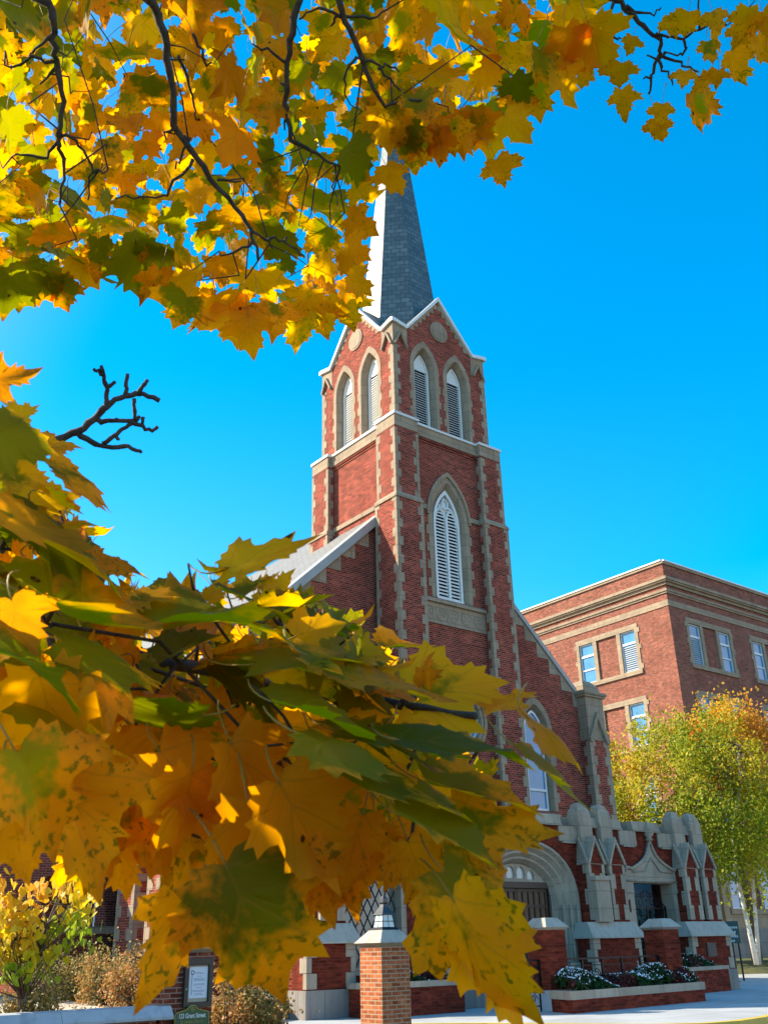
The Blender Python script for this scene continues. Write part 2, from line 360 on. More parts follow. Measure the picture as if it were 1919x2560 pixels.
# windows of the belfry
def louver_window(k, cx):
    X = face(k); t = lambda p: X((p[0]+cx, p[1], p[2]))
    mb = MB(t); o = arch(.68, 20.35, 21.56); i = arch(.50, 20.35, 21.30); r_ = arch(.37, 20.30, 21.12)
    O = [(-.58, 18.0)]+o+[(.58, 18.0)]; I = [(-.50, 18.0)]+i+[(.50, 18.0)]; Rr = [(-.37, 18.0)]+r_+[(.37, 18.0)]
    O[0] = (-.60, 18.0); O[-1] = (.60, 18.0); o0 = [(-.60, 20.0)]
    ring(mb, [(-.60, 18.0)]+o+[(.60, 18.0)], I, -.014, 0)
    mb.strip([(x, 0.02, z) for x, z in [(-.60, 18.0)]+o+[(.60, 18.0)]], [(x, -.014, z) for x, z in [(-.60, 18.0)]+o+[(.60, 18.0)]], 0)
    mb.strip([(x, .30, z) for x, z in Rr], [(x, -.014, z) for x, z in I], 0)
    jamb_teeth(mb, -.60, 18.0, 20.2, -1, 0, a=.02, b=.12); jamb_teeth(mb, .60, 18.0, 20.2, 1, 0, a=.02, b=.12)
    mb.box(-.5, .5, -.02, .3, 17.93, 18.0, 0)
    s = mb.build('belfry_window', STONE, church)
    mb = MB(t); e = arch(.36, 20.30, 21.10); n_ = arch(.29, 20.30, 21.0)
    for a_, b_, d in ((e, n_, .22),):
        A = [(-.36, 18.0)]+a_+[(.36, 18.0)]; B = [(-.29, 18.0)]+b_+[(.29, 18.0)]
        ring(mb, A, B, d, 0); mb.strip([(x, .34, z) for x, z in B], [(x, d, z) for x, z in B], 0); mb.strip([(x, d, z) for x, z in A], [(x, .34, z) for x, z in A], 0)
    T = [(x, z) for x, z in n_ if z > 20.42]; T = [(-.288, 20.42)]+T+[(.288, 20.42)]
    mb.prism(T, 'y', .255, .29, 0)
    mb.build('window_frame', WHITE, s)
    mb = MB(t); z = 18.05
    while z < 20.40:
        mb.mesh([(-.288, .25, z), (.288, .25, z), (.288, .33, z+.045), (-.288, .33, z+.045), (-.288, .25, z-.020), (.288, .25, z-.020), (.288, .33, z+.028), (-.288, .33, z+.028)],
                [(0, 1, 2, 3), (7, 6, 5, 4), (4, 5, 1, 0), (1, 5, 6, 2), (3, 2, 6, 7), (0, 3, 7, 4)], 0); z += .098
    mb.build('louver', WHITE, s)
    mb = MB(t); mb.box(-.4, .4, .37, .40, 17.95, 21.2, 0); mb.build('backing', DARK, s)
for k in range(4):
    for cx in (-.78, .78): louver_window(k, cx)
# ---- spire and crossing roof
mb = MB()
def octa(r, z): 
    t = r*.4142
    return [(x, y+HW, z) for x, y in ((-r, -t), (-t, -r), (t, -r), (r, -t), (r, t), (t, r), (-t, r), (-r, t))]
rs = [(1.66, 22.0), (1.40, 24.5), (.06, 37.2)]
for (r0, z0), (r1, z1) in zip(rs, rs[1:]):
    A, B = octa(r0, z0), octa(r1, z1)
    for i in range(8): mb.poly([A[i], A[(i+1) % 8], B[(i+1) % 8], B[i]], 0)
mb.build('spire', SLATE, church)
mb = MB(); mb.lathe([(.09, 37.15), (.11, 37.4), (.05, 37.6), (.16, 37.85), (.05, 38.1), (.02, 38.9)], 10, 0, (0, HW)); mb.build('finial', WHITEMETAL, church)
mb = MB()
for k in (0, 1):
    mb.xf = face(k); mb.prism([(-1.62, 21.90), (0, 23.79), (1.62, 21.90)], 'y', .06, 2*HW-.06, 0)
for sx in (-1, 1):
    for sy in (-1, 1):
        mb.xf = lambda p: p
        mb.frustum((sx*1.875-.32, sx*1.875+.32, HW+sy*1.875-.32, HW+sy*1.875+.32, 21.87), (sx*1.8-.04, sx*1.8+.04, HW+sy*1.8-.04, HW+sy*1.8+.04, 22.16), 0)
mb.build('tower_roof', SLATE, church)
# ---- cornice between belfry and lower stage
mb = MB()
mb.box(-HW-.10, HW+.10, -.10, 2*HW+.10, 17.47, 17.85, 0); mb.box(-HW-.15, HW+.15, -.15, 2*HW+.15, 17.85, 17.935, 1)
for sx in (-1, 1):
    for y0 in (-.27, 2*HW-.74):
        x0, x1 = sorted((sx*2.465, sx*1.44)); mb.box(x0, x1, y0, y0+1.01, 17.44, 17.86, 0); mb.box(x0-.045, x1+.045, y0-.045, y0+1.055, 17.86, 17.955, 1)
mb.build('cornice', [STONE, WHITEMETAL], church)
# ---- lower stage of the tower
mb = MB()
ROSE = (0.0, 7.85, .92)
circ = lambda cx, cz, r, n=36: [(cx+r*math.cos(2*math.pi*i/n), cz+r*math.sin(2*math.pi*i/n)) for i in range(n)]
for k in range(4):
    mb.xf = face(k)
    holes = [opening(.74, 11.7, 14.55, 16.02), circ(*ROSE)] if k == 0 else []
    mb.sheet([(-HW, 0), (HW, 0), (HW, 17.5), (-HW, 17.5)], holes, lambda a, z: (a, 0, z), 0)
    for i, z in enumerate((17.40, 17.32)): mb.box(-1.44, 1.44, -.07+.035*i, .02, z, z+.066, 0)
mb.build('tower_wall', BRICK, church)
for k in range(4):                                         # clasping corner buttresses
    mb = MB(face(k))
    for e, a, z0, z1 in ((.32, 1.40, 0, 14.86), (.26, 1.45, 14.86, 17.45)):
        x0, x1, y0, y1 = -HW-e, -a, -e, HW-a
        mb.box(x0, x1, y0, y1, z0, z1, 0)
        quoin_edge(mb, x0, y0, z0+.02, z1-.1, 1, 1, 1); quoin_edge(mb, x1, y0, z0+.02, z1-.1, -1, 1, 1); quoin_edge(mb, x0, y1, z0+.02, z1-.1, 1, -1, 1)
    mb.frustum((-HW-.36, -1.38, -.36, HW-1.38, 14.74), (-HW-.36, -1.38, -.36, HW-1.38, 14.82), 1)
    mb.frustum((-HW-.36, -1.38, -.36, HW-1.38, 14.82), (-HW-.27, -1.44, -.27, HW-1.44, 14.97), 1)
    mb.build('corner_buttress', [BRICK, STONE], church)
for sx in (-1, 1):
    mb = MB(); x0, x1 = sorted((sx*.93, sx*1.41)); mb.box(x0, x1, -.05, .02, 14.76, 14.93, 0); mb.build('string_course', STONE, church)
mb = MB(); mb.prism([(-.12, 11.50), (-.12, 11.60), (.05, 11.72), (.05, 11.50)], 'x', -1.41, 1.41, 0); mb.build('window_sill', STONE, church)
mb = MB(); mb.box(-1.41, 1.41, -.03, .02, 10.88, 11.50, 0); mb.box(-1.41, 1.41, -.05, .02, 10.80, 10.88, 0); mb.build('stone_panel', STONE, church)
for k in (1, 3):
    mb = MB(face(k)); mb.box(-1.41, 1.41, -.05, .02, 14.86, 15.02, 0); mb.build('string_course', STONE, church)
for i in range(5):                                         # carved roundels on the panel below the tall window
    cx = -1.08+.54*i; mb = MB()
    O, I = circ(cx, 11.18, .24, 24), circ(cx, 11.18, .18, 24)
    mb.strip([(x, -.042, z) for x, z in I], [(x, -.042, z) for x, z in O], 0, True); mb.strip([(x, -.042, z) for x, z in O], [(x, -.02, z) for x, z in O], 0, True); mb.strip([(x, -.02, z) for x, z in I], [(x, -.042, z) for x, z in I], 0, True)
    for j in range(4):
        a = R(45+90*j); mb.tube([(cx+.05*math.cos(a), -.03, 11.18+.05*math.sin(a)), (cx+.14*math.cos(a), -.03, 11.18+.14*math.sin(a))], .016, 5)
    mb.build('carved_roundel', STONE, church)
# tall louvred window of the tower
mb = MB(); o = arch(.95, 14.55, 16.30); i = arch(.74, 14.55, 16.02); r_ = arch(.585, 14.5, 15.80)
O = [(-.88, 11.7)]+o+[(.88, 11.7)]; I = [(-.74, 11.7)]+i+[(.74, 11.7)]; Rr = [(-.585, 11.7)]+r_+[(.585, 11.7)]
ring(mb, O, I, -.02, 0); mb.strip([(x, .02, z) for x, z in O], [(x, -.02, z) for x, z in O], 0); mb.strip([(x, .2, z) for x, z in Rr], [(x, -.02, z) for x, z in I], 0)
h0, h1 = arch(.99, 14.6, 16.42), arch(.90, 14.6, 16.24)
ring(mb, h0, h1, -.08, 0); mb.strip([(x, -.01, z) for x, z in h0], [(x, -.08, z) for x, z in h0], 0); mb.strip([(x, -.08, z) for x, z in h1], [(x, -.01, z) for x, z in h1], 0)
jamb_teeth(mb, -.88, 11.72, 14.5, -1, 0, -.022, a=.02, b=.14); jamb_teeth(mb, .88, 11.72, 14.5, 1, 0, -.022, a=.02, b=.14)
tw = mb.build('tower_window', STONE, church)
mb = MB(); A = [(-.58, 11.7)]+arch(.58, 14.5, 15.78)+[(.58, 11.7)]; B = [(-.49, 11.7)]+arch(.49, 14.5, 15.62)+[(.49, 11.7)]
ring(mb, A, B, .10, 0); mb.strip([(x, .24, z) for x, z in B], [(x, .10, z) for x, z in B], 0); mb.strip([(x, .1, z) for x, z in A], [(x, .24, z) for x, z in A], 0)
mb.box(-.045, .045, .09, .24, 11.72, 14.75, 0); mb.box(-.58, .58, .08, .24, 11.70, 11.80, 0)
for sx in (-1, 1):                                         # heads of the two lights
    a0 = arch(.245, 14.45, 15.12, 7, sx*.245)
    mb.tube([(x, .15, z) for x, z in a0], .038, 6)
mb.tube([(.13*math.sin(t*math.pi/8), .15, 15.27+(.2 if math.cos(t*math.pi/8) < 0 else .15)*math.cos(t*math.pi/8)) for t in range(17)], .035, 6)
P_ = [(-.26, 15.02), (0, 14.72), (.26, 15.02), (.24, 15.2), (.0, 15.56), (-.24, 15.2)]
mb.prism(P_, 'y', .19, .22, 0)
mb.build('window_frame', WHITE, tw)
mb = MB(); z = 11.84
while z < 15.2:
    lim = .47 if z < 14.5 else .47*max(.0, 1-((z-14.5)/1.12)**1.6)
    if lim > .12:
        for sx in (-1, 1):
            x0, x1 = sorted((sx*.045, sx*lim)); mb.mesh([(x0, .13, z), (x1, .13, z), (x1, .22, z+.06), (x0, .22, z+.06), (x0, .13, z-.046), (x1, .13, z-.046), (x1, .22, z+.022), (x0, .22, z+.022)],
                [(0, 1, 2, 3), (7, 6, 5, 4), (4, 5, 1, 0), (1, 5, 6, 2), (3, 2, 6, 7), (0, 3, 7, 4)], 0)
    z += .122
mb.build('louver', WHITE, tw)
mb = MB(); mb.box(-.6, .6, .27, .3, 11.6, 15.9, 0); mb.build('backing', DARK, tw)
# rose window
mb = MB(); cx, cz, r = ROSE
for a, b, d0, d1 in ((1.16, 1.04, -.05, -.05), (1.04, .92, -.02, -.02)):
    O, I = circ(cx, cz, a), circ(cx, cz, b)
    mb.strip([(x, d1, z) for x, z in I], [(x, d0, z) for x, z in O], 0, True); mb.strip([(x, d0, z) for x, z in O], [(x, .03, z) for x, z in O], 0, True)
O = circ(cx, cz, .92); mb.strip([(x, .18, z) for x, z in O], [(x, -.02, z) for x, z in O], 0, True)
rw = mb.build('rose_window', STONE, church)
mb = MB(); mb.prism(circ(cx, cz, .92), 'y', .14, .17, 0); mb.build('pane', SKYGLASS, rw)
mb = MB(); TR = plain_mat('pale_tracery', (.42, .60, .66), .4)
for q in [(cx, cz, .27), (cx, cz, .88)]+[(cx+.565*math.cos(R(60*i+30)), cz+.565*math.sin(R(60*i+30)), .275) for i in range(6)]:
    c_ = circ(*q, 28); mb.tube([(x, .12, z) for x, z in c_+c_[:1]], .028, 6, cap=False)
mb.build('tracery', TR, rw)
# ---- nave
NC, NHL, NHR, RZ, SL = -.25, 7.21, 7.21, 16.45, .95
FY = .97
nz = lambda x: RZ-SL*abs(x-NC)
def lancet_hole(cx): return opening(.60, 5.45, 8.15, 9.05, cx)
mb = MB(); xl, xr = NC-NHL, NC+NHR
mb.sheet([(xl, 0), (xr, 0), (xr, nz(xr)), (NC, RZ), (xl, nz(xl))], [lancet_hole(4.45), lancet_hole(-4.95)], lambda a, z: (a, FY, z), 0)
mb.poly([(xr, FY, 0), (xr, 27, 0), (xr, 27, nz(xr)), (xr, FY, nz(xr))], 0)
mb.poly([(xl, 27, 0), (xr, 27, 0), (xr, 27, nz(xr)), (NC, 27, RZ), (xl, 27, nz(xl))][::-1], 0)
WA = [opening(.42, .75, 3.2, 4.1, -y) for y in (0.75, )]
mb.sheet([(-27, 0), (2.40, 0), (2.40, 4.72), (-FY, 4.72), (-FY, nz(xl)), (-27, nz(xl))], WA, lambda a, z: (xl, -a, z), 0)
mb.build('nave_wall', BRICK, church)
for sx, xe in ((-1, xl), (1, xr)):
    mb = MB()
    x = 2.6 if sx > 0 else -2.7
    while abs(x-NC) < 7.0:                                 # stepped blocks under the rake
        z1 = nz(x); z0 = nz(x+sx*.56); mb.prism([(x, z0-.28), (x+sx*.56, z0-.28), (x+sx*.56, z0), (x, z1)], 'y', FY-.016, FY+.03, 0); x += sx*.56
    quoin_edge(mb, xe, FY, .6, nz(xe)-.4, -sx, 1, 0)
    mb.build('rake_trim', STONE, church)
mb = MB()
for sx, xe, y0, th, up in ((-1, xl-.75, FY-.18, .22, .10), (1, xr-.25, FY-.07, .10, .05)):
    A = (NC, RZ+up); Bq = (xe, nz(xe)+up)
    mb.prism([A, Bq, (Bq[0], Bq[1]-th-.12), (A[0], A[1]-th-.12)], 'y', y0, FY+.4, 0)
mb.build('rake_coping', plain_mat('grey_flashing', (.36, .355, .34), .5, var=.2, scale=3), church)
mb = MB(); a = .06
mb.mesh([(NC, FY+.3, RZ+a), (NC, 27.3, RZ+a), (xl-.75, 27.3, nz(xl-.75)+a), (xl-.75, FY+.3, nz(xl-.75)+a), (xr+.5, FY+.3, nz(xr+.5)+a), (xr+.5, 27.3, nz(xr+.5)+a)],
        [(0, 1, 2, 3), (0, 4, 5, 1)], 0)
mb.mesh([(NC, FY+.3, RZ-a), (NC, 27.3, RZ-a), (xl-.75, 27.3, nz(xl-.75)-a), (xl-.75, FY+.3, nz(xl-.75)-a), (xr+.5, FY+.3, nz(xr+.5)-a), (xr+.5, 27.3, nz(xr+.5)-a)],
        [(3, 2, 1, 0), (1, 5, 4, 0)], 0)
mb.build('nave_roof', ROOF, church)
mb = MB(); mb.box(xl-.88, xl-.74, FY+.1, 27.3, nz(xl-.75)-.10, nz(xl-.75)+.06, 0); mb.build('gutter', plain_mat('gutter_metal', (.22, .26, .30), .35, .5), church)
def lancet(cx, y=FY, zb=5.45, zs=8.15, za=9.05, hw=.60, xf=None, par=None, sep=.52, tz=6.1):
    t = xf or (lambda p: (p[0]+cx, p[1]+y, p[2]))
    mb = MB(t); o = arch(hw+.20, zs, za+.27); i = arch(hw, zs, za); r_ = arch(hw-.13, zs, za-.17)
    O = [(-hw-.14, zb)]+o+[(hw+.14, zb)]; I = [(-hw, zb)]+i+[(hw, zb)]; Q = [(-hw+.13, zb)]+r_+[(hw-.13, zb)]
    ring(mb, O, I, -.02, 0); mb.strip([(x, .02, z) for x, z in O], [(x, -.02, z) for x, z in O], 0); mb.strip([(x, .24, z) for x, z in Q], [(x, -.02, z) for x, z in I], 0)
    mb.prism([(-.10, zb-.18), (-.10, zb-.1), (.2, zb+.02), (.2, zb-.18)], 'x', -hw-.2, hw+.2, 0)
    jamb_teeth(mb, -hw-.14, zb, zs-.05, -1, 0, -.022, a=.02, b=.14); jamb_teeth(mb, hw+.14, zb, zs-.05, 1, 0, -.022, a=.02, b=.14)
    s = mb.build('lancet_window', STONE, par or church)
    mb = MB(t); e = hw-.14; A = [(-e, zb)]+arch(e, zs, za-.18)+[(e, zb)]; B = [(-e+.07, zb)]+arch(e-.07, zs, za-.28)+[(e-.07, zb)]
    ring(mb, A, B, .14, 0); mb.strip([(x, .22, z) for x, z in B], [(x, .14, z) for x, z in B], 0)
    mb.box(-e+.05, e-.05, .135, .22, zb, zb+.09, 0); mb.box(-e+.05, e-.05, .135, .22, tz, tz+.08, 0)
    mb.build('window_frame', WHITE, s)
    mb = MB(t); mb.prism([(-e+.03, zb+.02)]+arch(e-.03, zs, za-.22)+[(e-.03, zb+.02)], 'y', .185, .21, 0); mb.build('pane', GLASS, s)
lancet(4.45); lancet(-4.95)
for y in (0.75, ):
    lancet(0, zb=.75, zs=3.2, za=4.1, hw=.42, xf=(lambda p, y=y: (xl+p[1], y-p[0], p[2])), tz=1.5)
def pinnacle_buttress(cx):
    mb = MB(); w_ = .50; y0, y1 = FY-.42, FY+.75
    mb.box(cx-w_, cx+w_, y0, y1, 0, 8.0, 0)
    for sx in (-1, 1): quoin_edge(mb, cx+sx*w_, y0, .5, 7.95, -sx, 1, 1, .33, .18, .30)
    mb.box(cx-w_+.03, cx+w_-.03, y0+.02, y1-.02, 8.0, 9.55, 1)
    for d0, d1, e in ((9.55, 9.63, .05), (9.63, 9.74, .10)): mb.box(cx-w_-e, cx+w_+e, y0-e, y1+e, d0, d1, 1)
    mb.frustum((cx-.46, cx+.46, y0+.08, y1-.08, 9.74), (cx-.42, cx+.42, y0+.12, y1-.12, 10.0), 1)
    mb.frustum((cx-.42, cx+.42, y0+.12, y1-.12, 10.0), (cx-.22, cx+.22, y0+.3, y1-.3, 10.22), 1)
    g = [(cx-w_-.02, 7.9), (cx-w_-.02, 8.06), (cx, 9.02), (cx+w_+.02, 8.06), (cx+w_+.02, 7.9), (cx+w_-.14, 7.9), (cx, 8.78), (cx-w_+.14, 7.9)]
    mb.prism(g, 'y', y0-.09, y0+.03, 1)
    mb.build('pinnacle_buttress', [BRICK, STONE], church)
pinnacle_buttress(7.22); pinnacle_buttress(-7.72)
# side buttress, and the far cross wing that closes the yard
for by0, by1, h in ((2.63, 3.48, 6.2), (4.28, 5.38, 3.45)):
    mb = MB(); bx0, bx1 = xl-.95, xl
    mb.prism([(bx0, 0), (bx1, 0), (bx1, h+.8), (bx0, h)], 'y', by0, by1, 0)
    mb.prism([(bx0-.05, h-.03), (bx1, h+.81), (bx1, h+.95), (bx0-.05, h+.1)], 'y', by0-.04, by1+.04, 1)
    for y, s_ in ((by0, 1), (by1, -1)): quoin_edge(mb, bx0, y, .2, h-.05, 1, s_, 1, .3, .16, .34)
    mb.build('side_buttress', [BRICK, STONE], church)
WB = 7.3
mb = MB(); wx = on_v(282, 2200, CH[1]+WB)[0]-CH[0]
mb.sheet([(-17, 0), (xl, 0), (xl, 5.2), (-17, 5.2)], [[(wx-.45, 2.15), (wx+.45, 2.15), (wx+.45, 4.2), (wx-.45, 4.2)]], lambda a, z: (a, WB, z), 0)
mb.poly([(-17, WB, 0), (-17, WB, 5.2), (-17, 20, 5.2), (-17, 20, 0)], 0); mb.poly([(-17, WB, 5.2), (xl, WB, 5.2), (xl, 20, 5.2), (-17, 20, 5.2)], 0)
mb.build('cross_wing_wall', brick_mat('wing_brick', (.26, .07, .045), (.17, .042, .03), (.36, .25, .19), ms=.008), church)
mb = MB(); mb.box(wx-.6, wx+.6, WB-.09, WB+.2, 1.93, 2.13, 0); sw = mb.build('side_window', STONE, church)
mb = MB()
for q in ((wx-.45, wx-.37, 2.13, 4.2), (wx+.37, wx+.45, 2.13, 4.2), (wx-.37, wx+.37, 2.13, 2.21), (wx-.37, wx+.37, 4.1, 4.2), (wx-.37, wx+.37, 2.86, 2.96)): mb.box(q[0], q[1], WB+.02, WB+.12, q[2], q[3], 0)
mb.build('window_frame', WHITE, sw)
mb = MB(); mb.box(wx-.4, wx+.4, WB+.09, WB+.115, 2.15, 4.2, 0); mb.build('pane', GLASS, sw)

# ================================================================== PORCH in front of the church (same local frame)
porch = grid_thing('castellated_porch', 'low brick porch with stone battlements and domed buttress caps in front of the church', 'porch', *CH)
PY = 19.9-CH[1]; PL, PR = -7.46, 8.12
notch = [(1.45, 2.01), (4.10, 4.68), (5.95, 6.55)]
NT = sorted([(-b, -a) for a, b in notch]+notch)
TOP, NB = 4.52, 4.06
def semi(hw, rise, zs, n=18): return [(-hw*math.cos(math.pi*i/n), zs+rise*math.sin(math.pi*i/n)**.85) for i in range(n+1)]
out = [(PL, 0), (PR, 0), (PR, TOP)]
for a, b in NT[::-1]: out += [(b, TOP), (b, NB), (a, NB), (a, TOP)]
out += [(PL, TOP)]
door_hole = [(-1.90, .02)]+semi(1.90, 1.62, 2.36)+[(1.90, .02)]
gate_hole = [(4.42, .12), (4.42, 3.0), (6.30, 3.0), (6.30, .12)]
lead_hole = [(-6.2, .95), (-6.2, 2.9), (-4.5, 2.9), (-4.5, .95)]
mb = MB()
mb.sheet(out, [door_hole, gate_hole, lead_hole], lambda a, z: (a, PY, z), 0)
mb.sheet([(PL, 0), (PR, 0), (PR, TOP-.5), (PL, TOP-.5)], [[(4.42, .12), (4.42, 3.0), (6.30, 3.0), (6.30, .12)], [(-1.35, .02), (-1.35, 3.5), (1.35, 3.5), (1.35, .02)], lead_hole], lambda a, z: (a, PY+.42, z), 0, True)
mb.poly([(PL, PY, 0), (PL, PY, TOP), (PL, .9, TOP), (PL, .9, 0)], 1); mb.poly([(PR, PY, 0), (PR, .9, 0), (PR, .9, TOP), (PR, PY, TOP)], 0)  # sunny left side gets the lighter church brick, its sunlight put into the colour
for a, b in NT:
    mb.poly([(a, PY, NB), (b, PY, NB), (b, PY+.42, NB), (a, PY+.42, NB)], 0)
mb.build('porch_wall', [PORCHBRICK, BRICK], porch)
mb = MB(); mb.box(PL+.05, 3.95, PY+.45, .95, 3.7, 3.9, 0); mb.build('porch_roof', plain_mat('flat_roof', (.16, .16, .16), .9), porch)
mb = MB(); xs = [PL]+[t for a, b in NT for t in (a, b)]+[PR]
for i in range(0, len(xs), 2):                             # copings on the merlons, then the stepped notch stones
    a, b = xs[i], xs[i+1]; mb.frustum((a-.02, b+.02, PY-.07, PY+.5, TOP), (a-.02, b+.02, PY-.03, PY+.46, TOP+.25), 0)
    mb.box(a-.03, b+.03, PY-.10, PY+.5, TOP-.05, TOP, 0)
for a, b in NT:
    mb.box(a-.10, b+.10, PY-.06, PY-.002, NB-.02, TOP-.05, 0); 
    mb.prism([(PY-.09, NB-.06), (PY-.09, NB), (PY+.44, NB+.30), (PY+.44, NB-.06)], 'x', a+.02, b-.02, 0)
mb2 = MB()
mb.build('coping', PORCHSTONE, porch)
# door surround: moulded orders, brick relieving arch
mb = MB(); prof = [(1.98, -.03), (1.90, -.03), (1.82, .07), (1.75, .05), (1.64, .17), (1.57, .15), (1.46, .28), (1.40, .26), (1.30, .42), (1.28, .46)]
cur = lambda hw: [(-hw, .05)]+semi(hw, 1.62*hw/1.9, 2.36)+[(hw, .05)]
for (h0, d0), (h1, d1) in zip(prof, prof[1:]):
    A, B = cur(h0), cur(h1); mb.strip([(x, PY+d1, z) for x, z in B], [(x, PY+d0, z) for x, z in A], 0)
A = cur(1.98); mb.strip([(x, PY+.02, z) for x, z in A], [(x, PY-.03, z) for x, z in A], 0)
for s_ in (-1, 1):
    for hw, d in ((1.86, -.03), (1.69, .07), (1.5, .18)): mb.tube([(s_*hw, PY+d, .5), (s_*hw, PY+d, 2.36)], .045, 8)
    x0, x1 = sorted((s_*1.32, s_*2.02)); mb.box(x0, x1, PY-.06, PY+.3, .03, .9, 0)
mb.build('door_surround', PORCHSTONE, porch)
mb = MB()
for i in range(46):
    t0, t1 = math.pi*i/46+.004, math.pi*(i+1)/46-.004
    P = lambda r, t: (-r*math.cos(t), PY-.012-.006*(i % 3), 2.36+(r-.28)*math.sin(t)**.85 if r > 0 else 0)
    a0, a1, b0, b1 = P(2.0, t0), P(2.0, t1), P(2.24, t0), P(2.24, t1)
    mb.poly([a0, a1, b1, b0], 0)
mb.build('brick_arch', PORCHBRICK, porch)
mb = MB(); DY = PY+.46
mb.sheet([(-1.29, 2.98)]+[(x, z) for x, z in semi(1.29, 1.08, 2.36) if z > 3.0]+[(1.29, 2.98)], [opening(.15, 3.05, 3.2, 3.36, x) for x in (-.2, .2)]+[opening(.13, 3.03, 3.14, 3.27, x) for x in (-.58, .58)], lambda a, z: (a, DY, z), 0)
mb.box(-1.29, 1.29, DY-.03, DY+.1, 2.96, 3.0, 0)
tym = mb.build('tympanum', PORCHSTONE, porch)
mb = MB(); mb.box(-.85, .85, DY+.05, DY+.07, 3.0, 3.4, 0); mb.build('pane', plain_mat('pale_pane', (.62, .60, .55), .25), tym)
mb = MB(); mb.box(-1.29, 1.29, DY-.05, DY+.12, 2.80, 2.958, 0); mb.box(-1.29, -1.21, DY-.04, DY+.1, .38, 2.8, 0); mb.box(1.21, 1.29, DY-.04, DY+.1, .38, 2.8, 0); mb.build('door_frame', DARKWOOD, porch)
for s_ in (-1, 1):
    mb = MB(); x0, x1 = sorted((s_*.01, s_*1.205)); mb.box(x0, x1, DY+.05, DY+.09, .40, 2.79, 0); d = mb.build('door', WOOD, porch)
    mb = MB()
    for i in range(6):
        x = s_*(.045+.222*i); mb.box(x-.035, x+.035, DY+.012, DY+.049, .42, 2.77, 0)
    for z in (.44, .95, 1.42, 1.88, 2.34, 2.74): mb.box(x0+.01, x1-.01, DY+.016, DY+.046, z-.035, z+.035, 0)
    mb.build('door_grid', DARKWOOD, d)
    mb = MB(); mb.tube([(s_*.12, DY+.01, 1.35), (s_*.12, DY-.06, 1.38), (s_*.12, DY-.06, 1.58), (s_*.12, DY+.01, 1.61)], .014, 6); mb.build('handle', BLACKIRON, d)
# ogee gateway and its wrought gate
mb = MB(); g = 5.36
def ogee():
    L = [(0, 4.22)]
    for i in range(1, 9):
        t = i/8; L.append((.10+.9*t**1.6, 4.16-.78*t**.62))
    L += [(1.22, 3.42), (1.34, 3.30)]
    return L
rgt = ogee(); o = [(g-x, z) for x, z in rgt[::-1]]+[(g+x, z) for x, z in rgt[1:]]
mb.prism(o+[(g+1.34, 2.7), (g+.98, 2.7), (g+.98, 3.0), (g-.98, 3.0), (g-.98, 2.7), (g-1.34, 2.7)], 'y', PY-.07, PY+.02, 0)
rim = [(p[0], PY-.09, p[1]) for p in o]; mb.tube(rim, .05, 6)
mb.tube([(g-.95, PY-.08, 3.30), (g-.35, PY-.08, 3.34), (g, PY-.08, 3.72), (g+.35, PY-.08, 3.34), (g+.95, PY-.08, 3.30)], .035, 6)
mb.tube([(g-1.3, PY-.08, 3.04), (g+1.3, PY-.08, 3.04)], .03, 6)
mb.lathe([(.06, 4.2), (.13, 4.25), (.07, 4.3), (.17, 4.42), (.11, 4.5), (.15, 4.56), (.05, 4.66), (.015, 4.78)], 8, 0, (g, PY-.09))
for s_ in (-1, 1):
    x = g+s_*.98; x0, x1 = sorted((x, x+s_*.18)); mb.box(x0, x1, PY-.03, PY+.02, .15, 2.72, 0); jamb_teeth_x = x+s_*.18
    for i in range(8):
        if i % 2: 
            q0, q1 = sorted((jamb_teeth_x, jamb_teeth_x+s_*.17)); mb.box(q0, q1, PY-.028, PY+.02, .2+.33*i, .2+.33*i+.32, 0)
    x0, x1 = sorted((g+s_*.94, g+s_*.985)); mb.box(x0, x1, PY-.02, PY+.44, .12, 3.0, 0)
mb.box(g-.985, g+.985, PY-.02, PY+.44, 2.985, 3.04, 0)
mb.build('ogee_surround', PORCHSTONE, porch)
def scroll(mb, cx, y, cz, r, turns, ph, sgn, rad=.012):
    n = int(26*turns); mb.tube([(cx+sgn*r*(1-i/n*.85)*math.cos(ph+i/n*turns*2*math.pi), y, cz+r*(1-i/n*.85)*math.sin(ph+i/n*turns*2*math.pi)) for i in range(n+1)], rad, 5)
mb = MB(); gy = PY+.32
for x in (g-.9, g, g+.9): mb.box(x-.022, x+.022, gy-.02, gy+.02, .14, 2.35, 0)
for z in (.2, 1.15, 2.3): mb.box(g-.9, g+.9, gy-.015, gy+.015, z-.02, z+.02, 0)
for i in range(-14, 15):
    for s_ in (-1, 1):
        pts = []
        for j in range(2):
            pass
        x0 = g+i*.13; seg = []
        for t in np.linspace(0, 1, 12):
            x = x0+s_*t*.95; z = .2+2.08*t
            if abs(x-g) < .88: seg.append((x, gy, z))
        if len(seg) > 1: mb.tube([seg[0], seg[-1]], .008, 4)
for s_ in (-1, 1):
    scroll(mb, g+s_*.30, gy, 2.48, .20, 1.5, -1.2, s_); scroll(mb, g+s_*.66, gy, 2.42, .15, 1.4, -1.2, s_); scroll(mb, g+s_*.14, gy, 2.66, .11, 1.3, -1.0, s_)
mb.tube([(g-.88, gy, 2.36), (g-.5, gy, 2.62), (g, gy, 2.80), (g+.5, gy, 2.62), (g+.88, gy, 2.36)], .014, 5)
mb.build('wrought_gate', BLACKIRON, porch)
mb = MB(); mb.box(g-1.4, g+2.4, PY+1.9, PY+2.1, 0, 3.6, 0); mb.build('passage_wall', plain_mat('passage_plaster', (.80, .76, .66), .9), porch)
